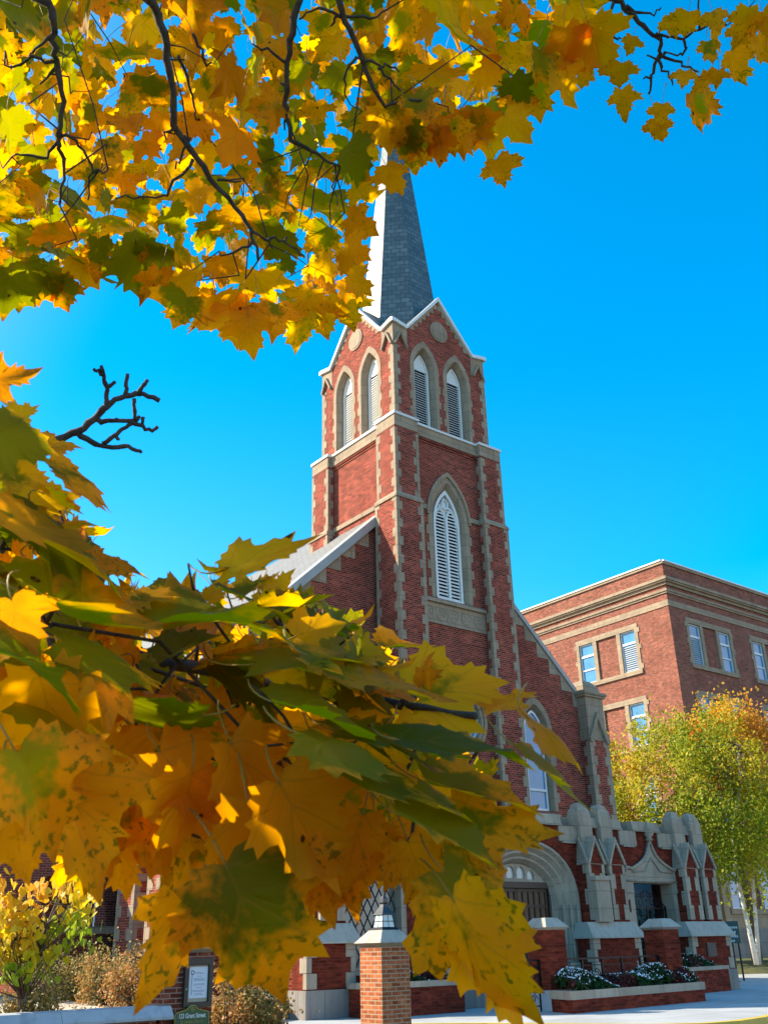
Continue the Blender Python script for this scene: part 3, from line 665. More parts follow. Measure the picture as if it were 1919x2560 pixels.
# leaded window left of the door
mb = MB(); lx0, lx1 = -6.2, -4.5
for q in ((lx0-.16, lx0, .8, 3.06), (lx1, lx1+.16, .8, 3.06), (lx0, lx1, 2.9, 3.06), (lx0, lx1, .8, .95)): mb.box(q[0], q[1], PY-.04, PY+.3, q[2], q[3], 0)
lw = mb.build('leaded_window', PORCHSTONE, porch)
mb = MB(); mb.box(lx0, lx1, PY+.2, PY+.22, .95, 2.9, 0); mb.build('pane', glass_mat('leaded_glass', (.10, .10, .09), .12), lw)
mb = MB()
for i in range(-12, 9):
    for s_ in (-1, 1):
        sg = [(lx0+i*.24+(0 if s_ > 0 else 1.7)+s_*t*1.1, PY+.185, .95+1.95*t) for t in np.linspace(0, 1, 30)]
        sg = [p for p in sg if lx0 < p[0] < lx1]
        if len(sg) > 1: mb.tube([sg[0], sg[-1]], .011, 4)
mb.build('lead_lattice', BLACKIRON, lw)
# buttresses with domed caps
def porch_buttress(xc, block=False):
    w_ = .33; x0, x1 = xc-w_, xc+w_; y0 = PY-.42; y1 = PY-.20
    mb = MB(); mb.box(x0, x1, y0, PY+.1, .5, 3.50, 0)
    for s_ in (-1, 1): quoin_edge(mb, xc+s_*w_, y0, 1.95, 3.42, -s_, 1, 1, .41, .10, .21)
    mb.box(x0+.07, x1-.07, y1, PY+.1, 3.40, 4.60, 1)
    mb.frustum((x0-.01, x1+.01, y0-.01, PY, 3.42), (x0+.07, x1-.07, y1, PY, 3.98), 1)
    for s_ in (-1, 1):                                     # gablet hood on the front, and its return on the side
        p = [(0, 4.20), (.38, 3.44), (.31, 3.42), (0, 4.04)]
        mb.prism([(xc+s_*x, z) for x, z in p], 'y', y0-.07, y1+.02, 1)
        q0, q1 = sorted((xc+s_*(w_-.02), xc+s_*(w_+.05))); mb.prism([(y0-.05, 3.42), (y0+.03, 3.40), (y1+.05, 4.0), (y1+.03, 4.16)], 'x', q0, q1, 1)
    mb.prism([(xc-.31, 3.44), (xc+.31, 3.44), (xc, 4.02)], 'y', y0-.015, y0+.2, 0)
    yc = PY+.04
    sq = [(.97, 4.56), (1.04, 4.60), (1.04, 4.82), (.97, 4.86), (.95, 4.92), (.90, 4.97), (.80, 5.00), (.72, 5.02), (.67, 5.08), (.54, 5.13), (.32, 5.165), (.04, 5.18)]
    for (ra, za), (rb, zb) in zip(sq, sq[1:]): mb.frustum((xc-ra*.265, xc+ra*.265, yc-ra*.205, yc+ra*.205, za), (xc-rb*.265, xc+rb*.265, yc-rb*.205, yc+rb*.205, zb), 1)
    if block:
        mb.box(xc-.27, xc+.33, y0-.16, y0-.001, 1.9, 2.98, 1); mb.box(xc-.32, xc+.38, y0-.21, y0-.001, 2.98, 3.10, 1)
    mb.build('buttress', [PORCHBRICK, PORCHSTONE], porch)
for xc, bl in ((2.37, True), (3.27, False), (6.80, False), (7.72, False)):
    porch_buttress(xc, bl)
    if xc < 7: porch_buttress(-xc, False)
for x0, x1 in ((1.75, 3.75), (6.15, 8.1), (-3.75, -1.95), (-7.60, -6.3)):  # wide pedestals under each pair
    mb = MB(); y0 = PY-.58
    mb.box(x0, x1, y0, PY, .56, 1.5, 0)
    for xx, s_ in ((x0, 1), (x1, -1)): quoin_edge(mb, xx, y0, .58, 1.5, s_, 1, 1, .31, .12, .26)
    mb.box(x0-.05, x1+.05, y0-.05, PY, 0, .56, 2)
    mb.frustum((x0-.14, x1+.14, y0-.12, PY, 1.52), (x0-.02, x1+.02, y0+.14, PY, 1.90), 3); mb.box(x0-.14, x1+.14, y0-.12, PY, 1.48, 1.52, 3)
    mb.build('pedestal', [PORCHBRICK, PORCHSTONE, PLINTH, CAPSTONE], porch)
for a, b in ((-6.45, -4.10), (-2.05, -1.98), (3.82, 4.38)):
    mb = MB(); mb.box(a, b, PY-.08, PY+.02, 0, .55, 0); mb.build('plinth', PLINTH, porch)
mb = MB(); mb.box(PL-.05, PL, PY, .9, 0, .55, 0); mb.build('plinth', PLINTH, porch)
mb = MB(); mb.box(PL-.04, PL, PY, .9, 1.5, 1.75, 0); mb.build('water_table', PORCHSTONE, porch)
for x, s_ in ((PL, 1), (PR, -1)):
    mb = MB(); quoin_edge(mb, x, PY, .6, 4.4, s_, 1, 0, .41, .12, .24); mb.build('corner_blocks', PORCHSTONE, porch)
mb = MB(); mb.box(6.80, 7.24, PY-.62, PY-.581, .92, 1.30, 0); mb.box(6.84, 7.20, PY-.625, PY-.62, .96, 1.26, 0); mb.build('bronze_plaque', plain_mat('dark_bronze', (.05, .055, .055), .5, .5), porch)
st = grid_thing('stone_steps', 'grey stone steps up to the arched church door', 'steps', *CH)
mb = MB()
for i in range(3): mb.box(-2.0-.02*i, 2.0+.02*i, PY-1.35+.35*i, PY+.5, .12*i, .12*(i+1), 0)
mb.build('steps', stone_mat('step_stone', (.36, .36, .36), .8, 2), st, .012)

# ================================================================== GATE PIERS, RAILINGS, PLANTERS
def brick_pier(name, label, u, v, w_, d_, ztop, mat, group, plinth=0.0, cz=.26, zb=-.12):
    t = grid_thing(name, label, 'pillar', u, v, group)
    mb = MB(); mb.box(0, w_, 0, d_, plinth or zb, ztop, 0); mb.build('shaft', mat, t, .004)
    if plinth: 
        mb = MB(); mb.box(-.05, w_+.05, -.05, d_+.05, 0, plinth, 0); mb.build('base', BLUESTONE, t, .01)
    mb = MB(); e = .08
    mb.frustum((0, w_, 0, d_, ztop), (-e, w_+e, -e, d_+e, ztop+.055), 0)
    mb.frustum((-e, w_+e, -e, d_+e, ztop+.055), (.115, w_-.115, .115, d_-.115, ztop+cz), 0); mb.build('cap', CAPSTONE, t, .006)
    return t
GP = 'brick pillars with pyramid stone caps'
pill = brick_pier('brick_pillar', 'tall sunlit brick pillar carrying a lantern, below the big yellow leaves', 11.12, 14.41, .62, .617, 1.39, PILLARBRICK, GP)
brick_pier('brick_pillar', 'brick pillar before the arched door, where the flower bed begins', 17.63, 16.7, .62, .62, 1.66, PORCHBRICK, GP, .42)
brick_pier('brick_pillar', 'brick pillar behind the flower bed, before the ogee gateway', 21.86, 16.7, .62, .62, 1.64, PORCHBRICK, GP, .42)
lan = grid_thing('lantern', 'black and white glazed lantern on top of the sunlit brick pillar', 'lantern', 11.12+.31, 14.41+.31, None, 1.652)
mb = MB(); mb.frustum((-.19, .19, -.19, .19, 0), (-.16, .16, -.16, .16, .035), 0); mb.build('base', BLACKIRON, lan)
mb = MB(); mb.frustum((-.135, .135, -.135, .135, .036), (-.105, .105, -.105, .105, .25), 0); mb.build('glazing', plain_mat('frosted_glass', (.55, .68, .68), .12, var=.1, scale=5), lan)
mb = MB()
for sx in (-1, 1):
    for sy in (-1, 1): mb.tube([(sx*.138, sy*.138, .03), (sx*.108, sy*.108, .255)], .009, 4)
for z, r in ((.04, .138), (.14, .124), (.25, .11)): mb.tube([(-r, -r, z), (r, -r, z), (r, r, z), (-r, r, z), (-r, -r, z)], .006, 4)
for a in (0,): 
    for p, q in (((0, -.137), (0, -.107)), ((-.137, 0), (-.107, 0)), ((.137, 0), (.107, 0)), ((0, .137), (0, .107))): mb.tube([(p[0], p[1], .04), (q[0], q[1], .25)], .005, 4)
mb.build('bars', BLACKIRON, lan)
mb = MB(); A = [(.135, .25), (.13, .265), (.10, .31), (.062, .37), (.045, .42)]
for (r0, z0), (r1, z1) in zip(A, A[1:]): mb.frustum((-r0, r0, -r0, r0, z0), (-r1, r1, -r1, r1, z1), 0)
mb.frustum((-.045, .045, -.045, .045, .42), (-.06, .06, -.06, .06, .45), 0); mb.frustum((-.06, .06, -.06, .06, .45), (-.05, .05, -.05, .05, .52), 0); mb.frustum((-.05, .05, -.05, .05, .52), (-.018, .018, -.018, .018, .565), 0)
mb.build('roof', plain_mat('lantern_black_gloss', (.06, .06, .065), .28, .3), lan)
# sign pier with notice board, house number plate
SPV = 14.41
sp = grid_thing('sign_pier', 'wide brick sign pier with a sloping stone cap beside the low wall', 'pillar', 7.0, SPV, GP)
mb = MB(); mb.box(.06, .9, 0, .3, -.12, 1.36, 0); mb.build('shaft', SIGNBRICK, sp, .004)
mb = MB(); mb.frustum((.06, .9, 0, .3, 1.36), (-.01, .98, -.07, .37, 1.41), 0); mb.frustum((-.01, .98, -.07, .37, 1.41), (.16, .78, .13, .17, 1.63), 0); mb.build('cap', CAPSTONE, sp, .005)
nb = grid_thing('notice_board', 'dark framed notice board with a white typed sheet on the brick pier', 'notice board', 7.40, SPV, None, .63)
mb = MB(); bw, bh = .46, .65
for q in ((0, bw, 0, .06), (0, bw, bh-.09, bh), (0, .06, .06, bh-.09), (bw-.06, bw, .06, bh-.09)): mb.box(q[0], q[1], -.07, -.002, q[2], q[3], 0)
mb.box(.06, bw-.06, -.02, -.004, .06, bh-.09, 0); mb.build('frame', plain_mat('brown_black_frame', (.035, .026, .02), .45), nb)
mb = MB(); mb.box(.065, bw-.065, -.034, -.021, .065, bh-.095, 0); mb.build('backing', plain_mat('tan_cork', (.42, .36, .26), .8), nb)
mb = MB(); mb.box(.085, bw-.075, -.038, -.035, .115, bh-.115, 0); sheet = mb.build('paper', plain_mat('white_paper', (.72, .73, .82), .7, var=.02), nb)
def flat_text(name, body, x, y, z, size, mat, parent, rz=0.0, sx=1.0, bold=0.0, sp=1.0, align='CENTER'):
    cu = D.curves.new(name, 'FONT'); cu.body = body; cu.size = size; cu.align_x = align; cu.align_y = 'CENTER'; cu.extrude = .0015; cu.offset = bold; cu.space_character = sp
    o = D.objects.new(name, cu); C.objects.link(o); o.parent = parent; o.location = (x, y, z); o.rotation_euler = (math.pi/2, 0, rz); o.scale = (sx, 1, 1); cu.materials.append(mat)
    bpy.context.view_layer.update(); me = D.meshes.new_from_object(o.evaluated_get(bpy.context.evaluated_depsgraph_get())); m2 = D.objects.new(name, me); C.objects.link(m2); m2.parent = parent; m2.location = o.location; m2.rotation_euler = o.rotation_euler; m2.scale = o.scale
    if not me.materials: me.materials.append(mat)
    D.objects.remove(o); m2.name = name; return m2
INK = plain_mat('grey_ink', (.25, .25, .33), .8, bump=0); TEAL = plain_mat('teal_ink', (.06, .28, .36), .7, bump=0); MAROON = plain_mat('maroon_ink', (.12, .03, .03), .7, bump=0)
mb = MB()
for z, a, b in ((.455, .20, .29), (.44, .19, .33), (.405, .21, .29), (.375, .16, .34), (.36, .15, .33), (.345, .16, .345), (.30, .17, .34), (.285, .15, .33), (.25, .19, .30), (.215, .15, .345), (.20, .15, .33), (.175, .18, .30), (.155, .17, .32)): mb.box(a, b, -.0395, -.038, z, z+.006, 0)
mb.build('typed_lines', INK, sheet)
mb = MB(); mb.tube([(.135, -.039, .16), (.125, -.039, .26), (.128, -.039, .36), (.135, -.039, .43)], .004, 4); mb.build('ribbon', TEAL, sheet)
mb = MB(); mb.tube([(.12+.0*t, -.0395, .485-.055*t) for t in (0, 1)], .005, 4); mb.tube([(.122+.045*math.sin(t*math.pi/8), -.0395, .458+.027*math.cos(t*math.pi/8)) for t in range(9)], .005, 4); mb.build('emblem', MAROON, sheet)
mb = MB(); mb.lathe([(.009, -.006), (.009, .006)], 10, 0); k_ = mb.build('lock', WHITEMETAL, nb); k_.location = (.03, -.072, .24); k_.rotation_euler = (math.pi/2, 0, 0)
GREEN = plain_mat('green_enamel', (.012, .075, .03), .35, var=.1); GOLD = plain_mat('gold_enamel', (.36, .30, .05), .4); CREAM = plain_mat('cream_letter', (.72, .74, .70), .5, bump=0)
hn = grid_thing('street_number_sign', 'small green arched address sign with gold rim and house number 123', 'sign', on_v(479, 2545, SPV-.12)[0], SPV-.12, None, 0)
sw_ = .275
prof = [(-sw_, .30), (sw_, .30), (sw_, .53), (sw_*.93, .565), (.10, .60)]+[(.075*math.cos(t*math.pi/8), .595+.06*math.sin(t*math.pi/8)) for t in range(1, 8)]+[(-.10, .60), (-sw_*.93, .565), (-sw_, .53)]
mb = MB(); mb.prism(prof, 'y', -.012, .012, 0); pn = mb.build('panel', GREEN, hn)
mb = MB(); mb.tube([(x, -.014, z) for x, z in prof+prof[:1]], .008, 6); mb.build('rim', GOLD, hn)
mb = MB(); mb.tube([(.028*math.cos(t*math.pi/5), -.015, .605+.026*math.sin(t*math.pi/5)) for t in range(11)], .006, 5); mb.lathe([(.012, -.004), (.012, .004)], 8, 0); mb.v[-16:] = [(x, -.015+z*.3, .605+y) for x, y, z in mb.v[-16:]]; mb.build('emblem', GOLD, hn)
flat_text('number_text', '123 Grant Street', 0, -.014, .52, .085, CREAM, hn, sx=.74, bold=.0012)
flat_text('name_text', 'St. Joseph Church', 0, -.014, .445, .055, GOLD, hn, sx=.9)
mb = MB(); 
for x in (-.2, .2): mb.box(x-.015, x+.015, .013, .035, -.12, .5, 0)
mb.build('post', BLACKIRON, hn)
# low garden wall left of the sign pier
lwall = grid_thing('low_wall', 'low brick garden wall with a grey bevelled stone coping, before the small yellow tree', 'wall', 0, 0)
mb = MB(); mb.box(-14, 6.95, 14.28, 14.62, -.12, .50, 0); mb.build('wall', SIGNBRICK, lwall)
mb = MB()
for i in range(11):
    E_ = on_v(433, 2540, 14.2)[0]; x0 = E_-1.93*(i+1); x1 = E_-1.93*i-.006
    if i == 0: x0 += .3
    if i > 0: x0 += .3; x1 += .3
    P = [(14.16, .50), (14.16, .535), (14.27, .665), (14.62, .675), (14.74, .535), (14.74, .50)]
    mb.prism(P, 'x', x0, x1, 0)
mb.build('coping', BLUESTONE, lwall)
# raised yard behind it is part of the ground (p5)
# flower bed in front of the porch
def planter(name, label, pts, ztop, mat, ch=.17, th=.22):
    t = thing(name, label, 'planter', (0, 0, 0), ROTZ, 'brick flower planters by the porch'); n = len(pts)
    c_ = np.mean(np.array(pts), 0); inn = [tuple(np.array(p)+(c_-np.array(p))/np.linalg.norm(c_-np.array(p))*th*1.5) for p in pts]
    outp = [tuple(np.array(p)+(np.array(p)-c_)/np.linalg.norm(c_-np.array(p))*.05) for p in pts]
    mb = MB(); mb.prism(pts, 'z', 0, ztop-ch, 0); mb.build('wall', mat, t)
    mb = MB()
    mb.strip([(*p, ztop-ch) for p in outp], [(*p, ztop) for p in outp], 0, True); mb.strip([(*p, ztop) for p in outp], [(*p, ztop) for p in inn], 0, True); mb.strip([(*p, ztop) for p in inn], [(*p, ztop-ch) for p in inn], 0, True)
    mb.strip([(*p, ztop-ch+.001) for p in inn], [(*p, ztop-ch+.001) for p in outp], 0, True)
    mb.build('coping', PORCHSTONE, t)
    mb = MB(); mb.prism(inn, 'z', ztop-ch, ztop-.03, 0); mb.build('soil', plain_mat('soil', (.03, .022, .016), .95, scale=30), t)
    return inn
bed = planter('flower_planter', 'long low brick planter with a stone rim before the two entrance pillars', [(17.33, 15.82), (22.6, 16.25), (22.75, 17.4), (17.58, 16.67)], .43, PORCHBRICK)
bed2 = planter('flower_planter', 'small raised brick planter against the porch pedestal with the dark plaque', [(24.9, 18.55), (27.6, 18.9), (27.6, 19.7), (24.9, 19.7)], .68, PORCHBRICK, .10)
bed3 = planter('flower_planter', 'brick planter below the leaded window, behind the lantern pillar', [(13.9, 18.4), (16.57, 18.4), (16.57, 19.2), (13.9, 19.2)], .68, PORCHBRICK, .12)
def railing(label, u0, v0, u1, v1, n, z0=.1, z1=1.02):
    L = math.hypot(u1-u0, v1-v0); t = grid_thing('iron_railing', label, 'railing', u0, v0, 'black iron railings at the church entrance', turn=math.atan2(v1-v0, u1-u0))
    for i in range(n+1):
        mb = MB(); x = L*i/n; mb.box(x-.025, x+.025, -.025, .025, 0, z1+.03, 0); mb.build('post', BLACKIRON, t)
    mb = MB(); mb.box(0, L, -.03, .03, z1, z1+.035, 0); mb.box(0, L, -.012, .012, z1-.14, z1-.12, 0); mb.box(0, L, -.012, .012, z0, z0+.02, 0); mb.build('rail', BLACKIRON, t)
    for i in range(n):
        mb = MB(); a, b = L*i/n, L*(i+1)/n; c_ = (a+b)/2; h = (z1-.14-z0); w_ = (b-a)
        for s_ in (-1, 1):
            scroll(mb, c_+s_*w_*.20, 0, z0+h*.80, min(.12, w_*.2), 1.5, -1.5, s_, .010); scroll(mb, c_+s_*w_*.20, 0, z0+h*.22, min(.12, w_*.2), 1.5, 1.5, s_, .010); scroll(mb, c_-s_*w_*.14, 0, z0+h*.5, min(.10, w_*.17), 1.4, .3, s_, .010)
            mb.tube([(c_+s_*w_*.40, 0, z0+h*.8), (c_+s_*w_*.1, 0, z0+h*.5), (c_+s_*w_*.40, 0, z0+h*.2)], .009, 5)
        mb.build('scroll_panel', BLACKIRON, t)
railing('iron scroll railing between the two brick entrance pillars', 18.3, 16.95, 21.84, 16.95, 5)
railing('short iron scroll handrail beside the steps to the arched door', 16.75, 17.0, 17.6, 17.0, 1)

# ================================================================== HALL behind on the right
HU, HV, GZ = 49.346, 34.13, .45
hall = grid_thing('brick_hall', 'long four storey brick hall with pale stone bands behind the church', 'building', HU, HV)
XF = {'front': lambda p: p, 'left': lambda p: (p[1], -p[0], p[2])}
LF, LL = 30.0, 26.0
rows = [0, -4.65, -9.3, -14.0]
wins = [('front', a) for a in (1.51, 8.48, 15.45, 22.4)]+[('left', a) for a in (-7.69, -15.2, -22.6)]
W = {'front': 4.87, 'left': 5.16}
for f, L in (('front', (0, LF)), ('left', (-LL, 0))):
    mb = MB(XF[f]); hs = [[(a+.25, z0+16.95), (a+W[ff]-.25, z0+16.95), (a+W[ff]-.25, z0+19.6), (a+.25, z0+19.6)] for ff, a in wins if ff == f for z0 in rows[:3]]
    mb.sheet([(L[0], 5.6), (L[1], 5.6), (L[1], 23.2), (L[0], 23.2)], hs, lambda a, z: (a, 0, z), 0)
    mb.build('brick_wall', HALLBRICK, hall)
    mb = MB(XF[f]); hs = [[(a+.25, 2.95), (a+W[ff]-.25, 2.95), (a+W[ff]-.25, 5.2), (a+.25, 5.2)] for ff, a in wins if ff == f]
    mb.sheet([(L[0], 1.95), (L[1], 1.95), (L[1], 5.6), (L[0], 5.6)], hs, lambda a, z: (a, 0, z), 0)
    mb.box(L[0], L[1], -.10, 0, .0, 1.95, 1)
    for ff, a in wins:
        if ff == f: mb.box(a-.75, a-.25, -.16, 0, 1.95, 5.5, 0)
    mb.build('ground_storey', [stone_mat('tan_stone_'+f, (.46, .34, .22), .8, .8, joints=(1.2, .5)), PLINTH], hall)
    for nm, bands in (('parapet_band', ((23.2, 23.36, .10),)), ('cornice', ((22.06, 22.24, .34), (21.96, 22.06, .26), (21.78, 21.96, .12))), ('stone_band', ((21.36, 21.50, .15), (21.24, 21.36, .08))), ('stone_band', ((20.42, 20.80, .05),)), ('stone_band', ((5.5, 5.75, .10),))):
        mb = MB(XF[f])
        for z0, z1, d in bands: mb.box(L[0]-(.0 if f == 'left' else d), L[1], -d, .02, z0, z1, 0)
        mb.build(nm, STONE, hall)
    mb = MB(XF[f]); mb.box(L[0], L[1], -.16, .3, 23.36, 23.45, 0); mb.build('parapet_cap', WHITEMETAL, hall)
mb = MB(); mb.poly([(0, 0, 23.0), (LF, 0, 23.0), (LF, LL, 23.0), (0, LL, 23.0)], 0); mb.poly([(LF, 0, 0), (LF, LL, 0), (LF, LL, 23.2), (LF, 0, 23.2)], 0); mb.poly([(0, LL, 0), (0, LL, 23.2), (LF, LL, 23.2), (LF, LL, 0)], 0)
mb.build('roof', plain_mat('tar_roof', (.08, .08, .08), .9), hall)
def hall_window(f, a, z0, zb=16.95, zt=19.6, louv=0):
    w_ = W[f]; X = XF[f]; t = lambda p: X((p[0]+a, p[1], p[2]+z0))
    mb = MB(t)
    mb.box(-.0, w_, -.045, .02, zt, zt+.34, 0); mb.box(-.05, w_+.05, -.12, .2, zb-.27, zb-.001, 0)
    for x in (0, w_-.25): mb.box(x, x+.25, -.045, .2, zb, zt, 0)
    for x in (1.44, w_-1.74): mb.box(x, x+.30, -.03, .2, zb, zt, 0)
    for x, s_ in ((0, -1), (w_, 1)):
        for zz in (zb+.05, (zb+zt)/2, zt-.25): q = sorted((x, x+s_*.14)); mb.box(q[0], q[1], -.043, .02, zz, zz+.3, 0)
    s = mb.build('window', STONE, hall)
    mb = MB(t); mb.box(1.74, w_-1.74, .09, .12, zb, zt, 0); mb.build('brick_infill', HALLBRICK, s)
    h = zt-zb
    for i, (x0, x1) in enumerate(((.25, 1.44), (w_-1.44, w_-.25))):
        mbf, mbg, mbl = MB(t), MB(t), MB(t)
        for q in ((x0, x0+.07, zb, zt), (x1-.07, x1, zb, zt), (x0+.07, x1-.07, zb, zb+.08), (x0+.07, x1-.07, zt-.07, zt)): mbf.box(q[0], q[1], .07, .17, q[2], q[3], 0)
        z1 = zb+h*.67; mbf.box(x0+.07, x1-.07, .06, .17, z1, z1+.13, 0)
        mbg.box(x0+.05, x1-.05, .13, .15, zb+.05, zt-.05, 0)
        if louv == i+1:
            z = zb+.12
            while z < z1-.1:
                mbl.mesh([(x0+.07, .08, z), (x1-.07, .08, z), (x1-.07, .128, z+.07), (x0+.07, .128, z+.07)], [(0, 1, 2, 3)], 0); z += .135
        else: mbf.box(x0+.07, x1-.07, .07, .16, zb+h*.33, zb+h*.33+.08, 0)
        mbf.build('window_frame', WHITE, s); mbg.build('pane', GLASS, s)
        if mbl.f: mbl.build('louver', plain_mat('grey_louvre', (.40, .41, .42), .5), s)
for i, (f, a) in enumerate(wins):
    for j, z0 in enumerate(rows[:3]): hall_window(f, a, z0, louv={('left', 0): 2, ('front', 0): 1}.get((f, j if i in (0, 4) else 9), 0))
    hall_window(f, a, rows[3], 16.95, 19.2)

# ================================================================== GROUND
def sheet_obj(name, pts, z, mat, kind='structure', skirt=0.0):
    mb = MB(); P = [(p[0], p[1], z) for p in pts]
    tri = tessellate_polygon([[Vector((p[0], p[1], 0)) for p in pts]])
    fs = []
    for t in tri:
        q = [pts[i] for i in t]; ar = (q[1][0]-q[0][0])*(q[2][1]-q[0][1])-(q[2][0]-q[0][0])*(q[1][1]-q[0][1]); fs.append(tuple(t) if ar > 0 else tuple(t[::-1]))
    mb.mesh(P, fs, 0)
    if skirt: mb.strip([(p[0], p[1], z-skirt) for p in pts], P, 0, True)
    o = mb.build(name, mat); o['kind'] = kind; return o
def ground_mat(name, c1, c2, scale=2.0, fine=40, rough=.95, thr=(.4, .6), bump=.4):
    M = MT(name); ob = M.obj(); n = M.noise(scale, ob, 8, .65); f = M.noise(fine, ob, 5, .7)
    c = M.mix(M.ramp(n, [(thr[0], (0, 0, 0)), (thr[1], (1, 1, 1))]), c1, c2); c = M.mix(M.math('MULTIPLY', f, .5), c, tuple(x*.5 for x in c1))
    M.l(c, M.b.inputs['Base Color']); M.b.inputs['Roughness'].default_value = rough; M.bump(f, bump, .02); return M.mat
def concrete_mat(name, col, grid=1.5):
    M = MT(name); ob = M.obj(); n = M.noise(.7, ob, 8, .7); f = M.noise(30, ob, 4)
    br = M.n('ShaderNodeTexBrick'); br.offset = 0; mp = M.n('ShaderNodeMapping'); mp.inputs['Rotation'].default_value = (0, 0, -ROTZ); M.l(ob, mp.inputs['Vector']); M.l(mp.outputs[0], br.inputs['Vector'])
    br.inputs['Scale'].default_value = 1; br.inputs['Brick Width'].default_value = grid; br.inputs['Row Height'].default_value = grid; br.inputs['Mortar Size'].default_value = .012
    br.inputs['Color1'].default_value = (1, 1, 1, 1); br.inputs['Color2'].default_value = (.86, .86, .86, 1); br.inputs['Mortar'].default_value = (.5, .5, .5, 1)
    c = M.mix(M.ramp(n, [(.4, (0, 0, 0)), (.65, (1, 1, 1))]), col, tuple(x*.72 for x in col)); c = M.mix(M.math('MULTIPLY', f, .4), c, tuple(x*1.15 for x in col)); c = M.mix(1.0, c, br.outputs['Color'], 'MULTIPLY')
    M.l(c, M.b.inputs['Base Color']); M.b.inputs['Roughness'].default_value = .75; M.bump(f, .2, .005); return M.mat
LAWN = ground_mat('lawn_ground', (.05, .075, .018), (.13, .11, .03), 1.2, 60)
sheet_obj('ground', [(-500, -500), (500, -500), (500, 500), (-500, 500)], -.13, ground_mat('earth', (.06, .075, .025), (.10, .09, .035), .6, 30))
X2 = lambda u, v: tuple(xyz(u, v)[:2])
curb_pts = [(-2.0, 21.6), (.3, 21.45), (1.8, 21.1), (3.4, 20.35), (4.6, 19.85), (5.5, 19.8), (6.2, 20.2), (6.9, 20.95), (7.6, 21.9), (10, 25.4), (40, 70)]
sheet_obj('pavement', curb_pts+[X2(90, 60), X2(40, 60), X2(10.5, 30), X2(10.5, 17.2)], 0, concrete_mat('pavement_concrete', (.47, .48, .48)), skirt=.13)
mb = MB(); n = len(curb_pts); t = []
for i, p in enumerate(curb_pts):
    a = np.array(curb_pts[max(0, i-1)]); b = np.array(curb_pts[min(n-1, i+1)]); d = (b-a)/np.linalg.norm(b-a); t.append(np.array([d[1], -d[0]]))
sheet_obj('road', [(p[0]+q[0]*.12, p[1]+q[1]*.12) for p, q in zip(curb_pts[1:], t[1:])]+[(70, 70), (70, 4), (3.2, 8)], -.126, ground_mat('asphalt', (.05, .05, .052), (.06, .06, .06), 3, 90))
I = [(p[0]-q[0]*.005, p[1]-q[1]*.005) for p, q in zip(curb_pts, t)]; O = [(p[0]+q[0]*.16, p[1]+q[1]*.16) for p, q in zip(curb_pts, t)]
mb.strip([(*p, .006) for p in I], [(*p, .004) for p in O], 0); mb.strip([(*p, .004) for p in O], [(p[0]+q[0]*.02, p[1]+q[1]*.02, -.13) for p, q in zip(O, t)], 0)
k_ = mb.build('kerb', plain_mat('yellow_kerb_paint', (.62, .42, .05), .6, var=.25, scale=4)); k_['kind'] = 'structure'
YZ = .40
sheet_obj('yard', [X2(-30, 14.7), X2(7.85, 14.95), X2(8.4, 17.6), X2(12.9, 20.2), X2(12.9, 30), X2(-30, 45)], YZ, ground_mat('leaf_strewn_soil', (.10, .065, .03), (.26, .17, .07), 3, 50, thr=(.45, .6)), skirt=.53)
pa = [tuple(ground(x, y, YZ)[:2]) for x, y in ((-120, 2552), (210, 2534), (262, 2520), (150, 2497), (62, 2490), (-120, 2496))]
sheet_obj('path', pa, YZ+.006, concrete_mat('path_concrete', (.66, .58, .44), 1.2))
lw_ = [(X2(40, 27.6)), X2(46, 24), X2(100, 50), X2(100, 80), X2(60, 80), X2(42, 31)]
mb = MB(); n = len(lw_); c_ = np.mean(np.array(lw_), 0)
inn = [tuple(np.array(p)+(c_-np.array(p))/np.linalg.norm(c_-np.array(p))*3.2) for p in lw_]
mb.strip([(*p, .004) for p in lw_], [(*p, .46) for p in inn], 0, True); mb.prism(inn, 'z', .3, .46, 0); k_ = mb.build('lawn', LAWN); k_['kind'] = 'structure'

# ================================================================== FOLIAGE helpers
def leaf_small_mat(name, ramp, trans=.45, rough=.55, dark=.55, spec=.3):
    """tint.x picks along the ramp, tint.y is the leaf's own brightness"""
    M = MT(name); u = M.n('ShaderNodeUVMap'); u.uv_map = 'tint'; sp = M.n('ShaderNodeSeparateXYZ'); M.l(u.outputs[0], sp.inputs[0])
    c = M.ramp(sp.outputs[0], ramp); k = M.math('MULTIPLY_ADD', sp.outputs[1], 1-dark, dark); kk = M.n('ShaderNodeCombineColor')
    for i in range(3): M.l(k, kk.inputs[i])
    c = M.mix(1.0, c, kk.outputs[0], 'MULTIPLY')
    M.l(c, M.b.inputs['Base Color']); M.b.inputs['Roughness'].default_value = rough; M.b.inputs['Specular IOR Level'].default_value = spec
    tr = M.n('ShaderNodeBsdfTranslucent'); M.l(M.mix(.0, c, c), tr.inputs[0])
    mx = M.n('ShaderNodeMixShader'); mx.inputs[0].default_value = trans; M.l(M.b.outputs[0], mx.inputs[1]); M.l(tr.outputs[0], mx.inputs[2]); M.l(mx.outputs[0], M.out.inputs[0])
    return M.mat
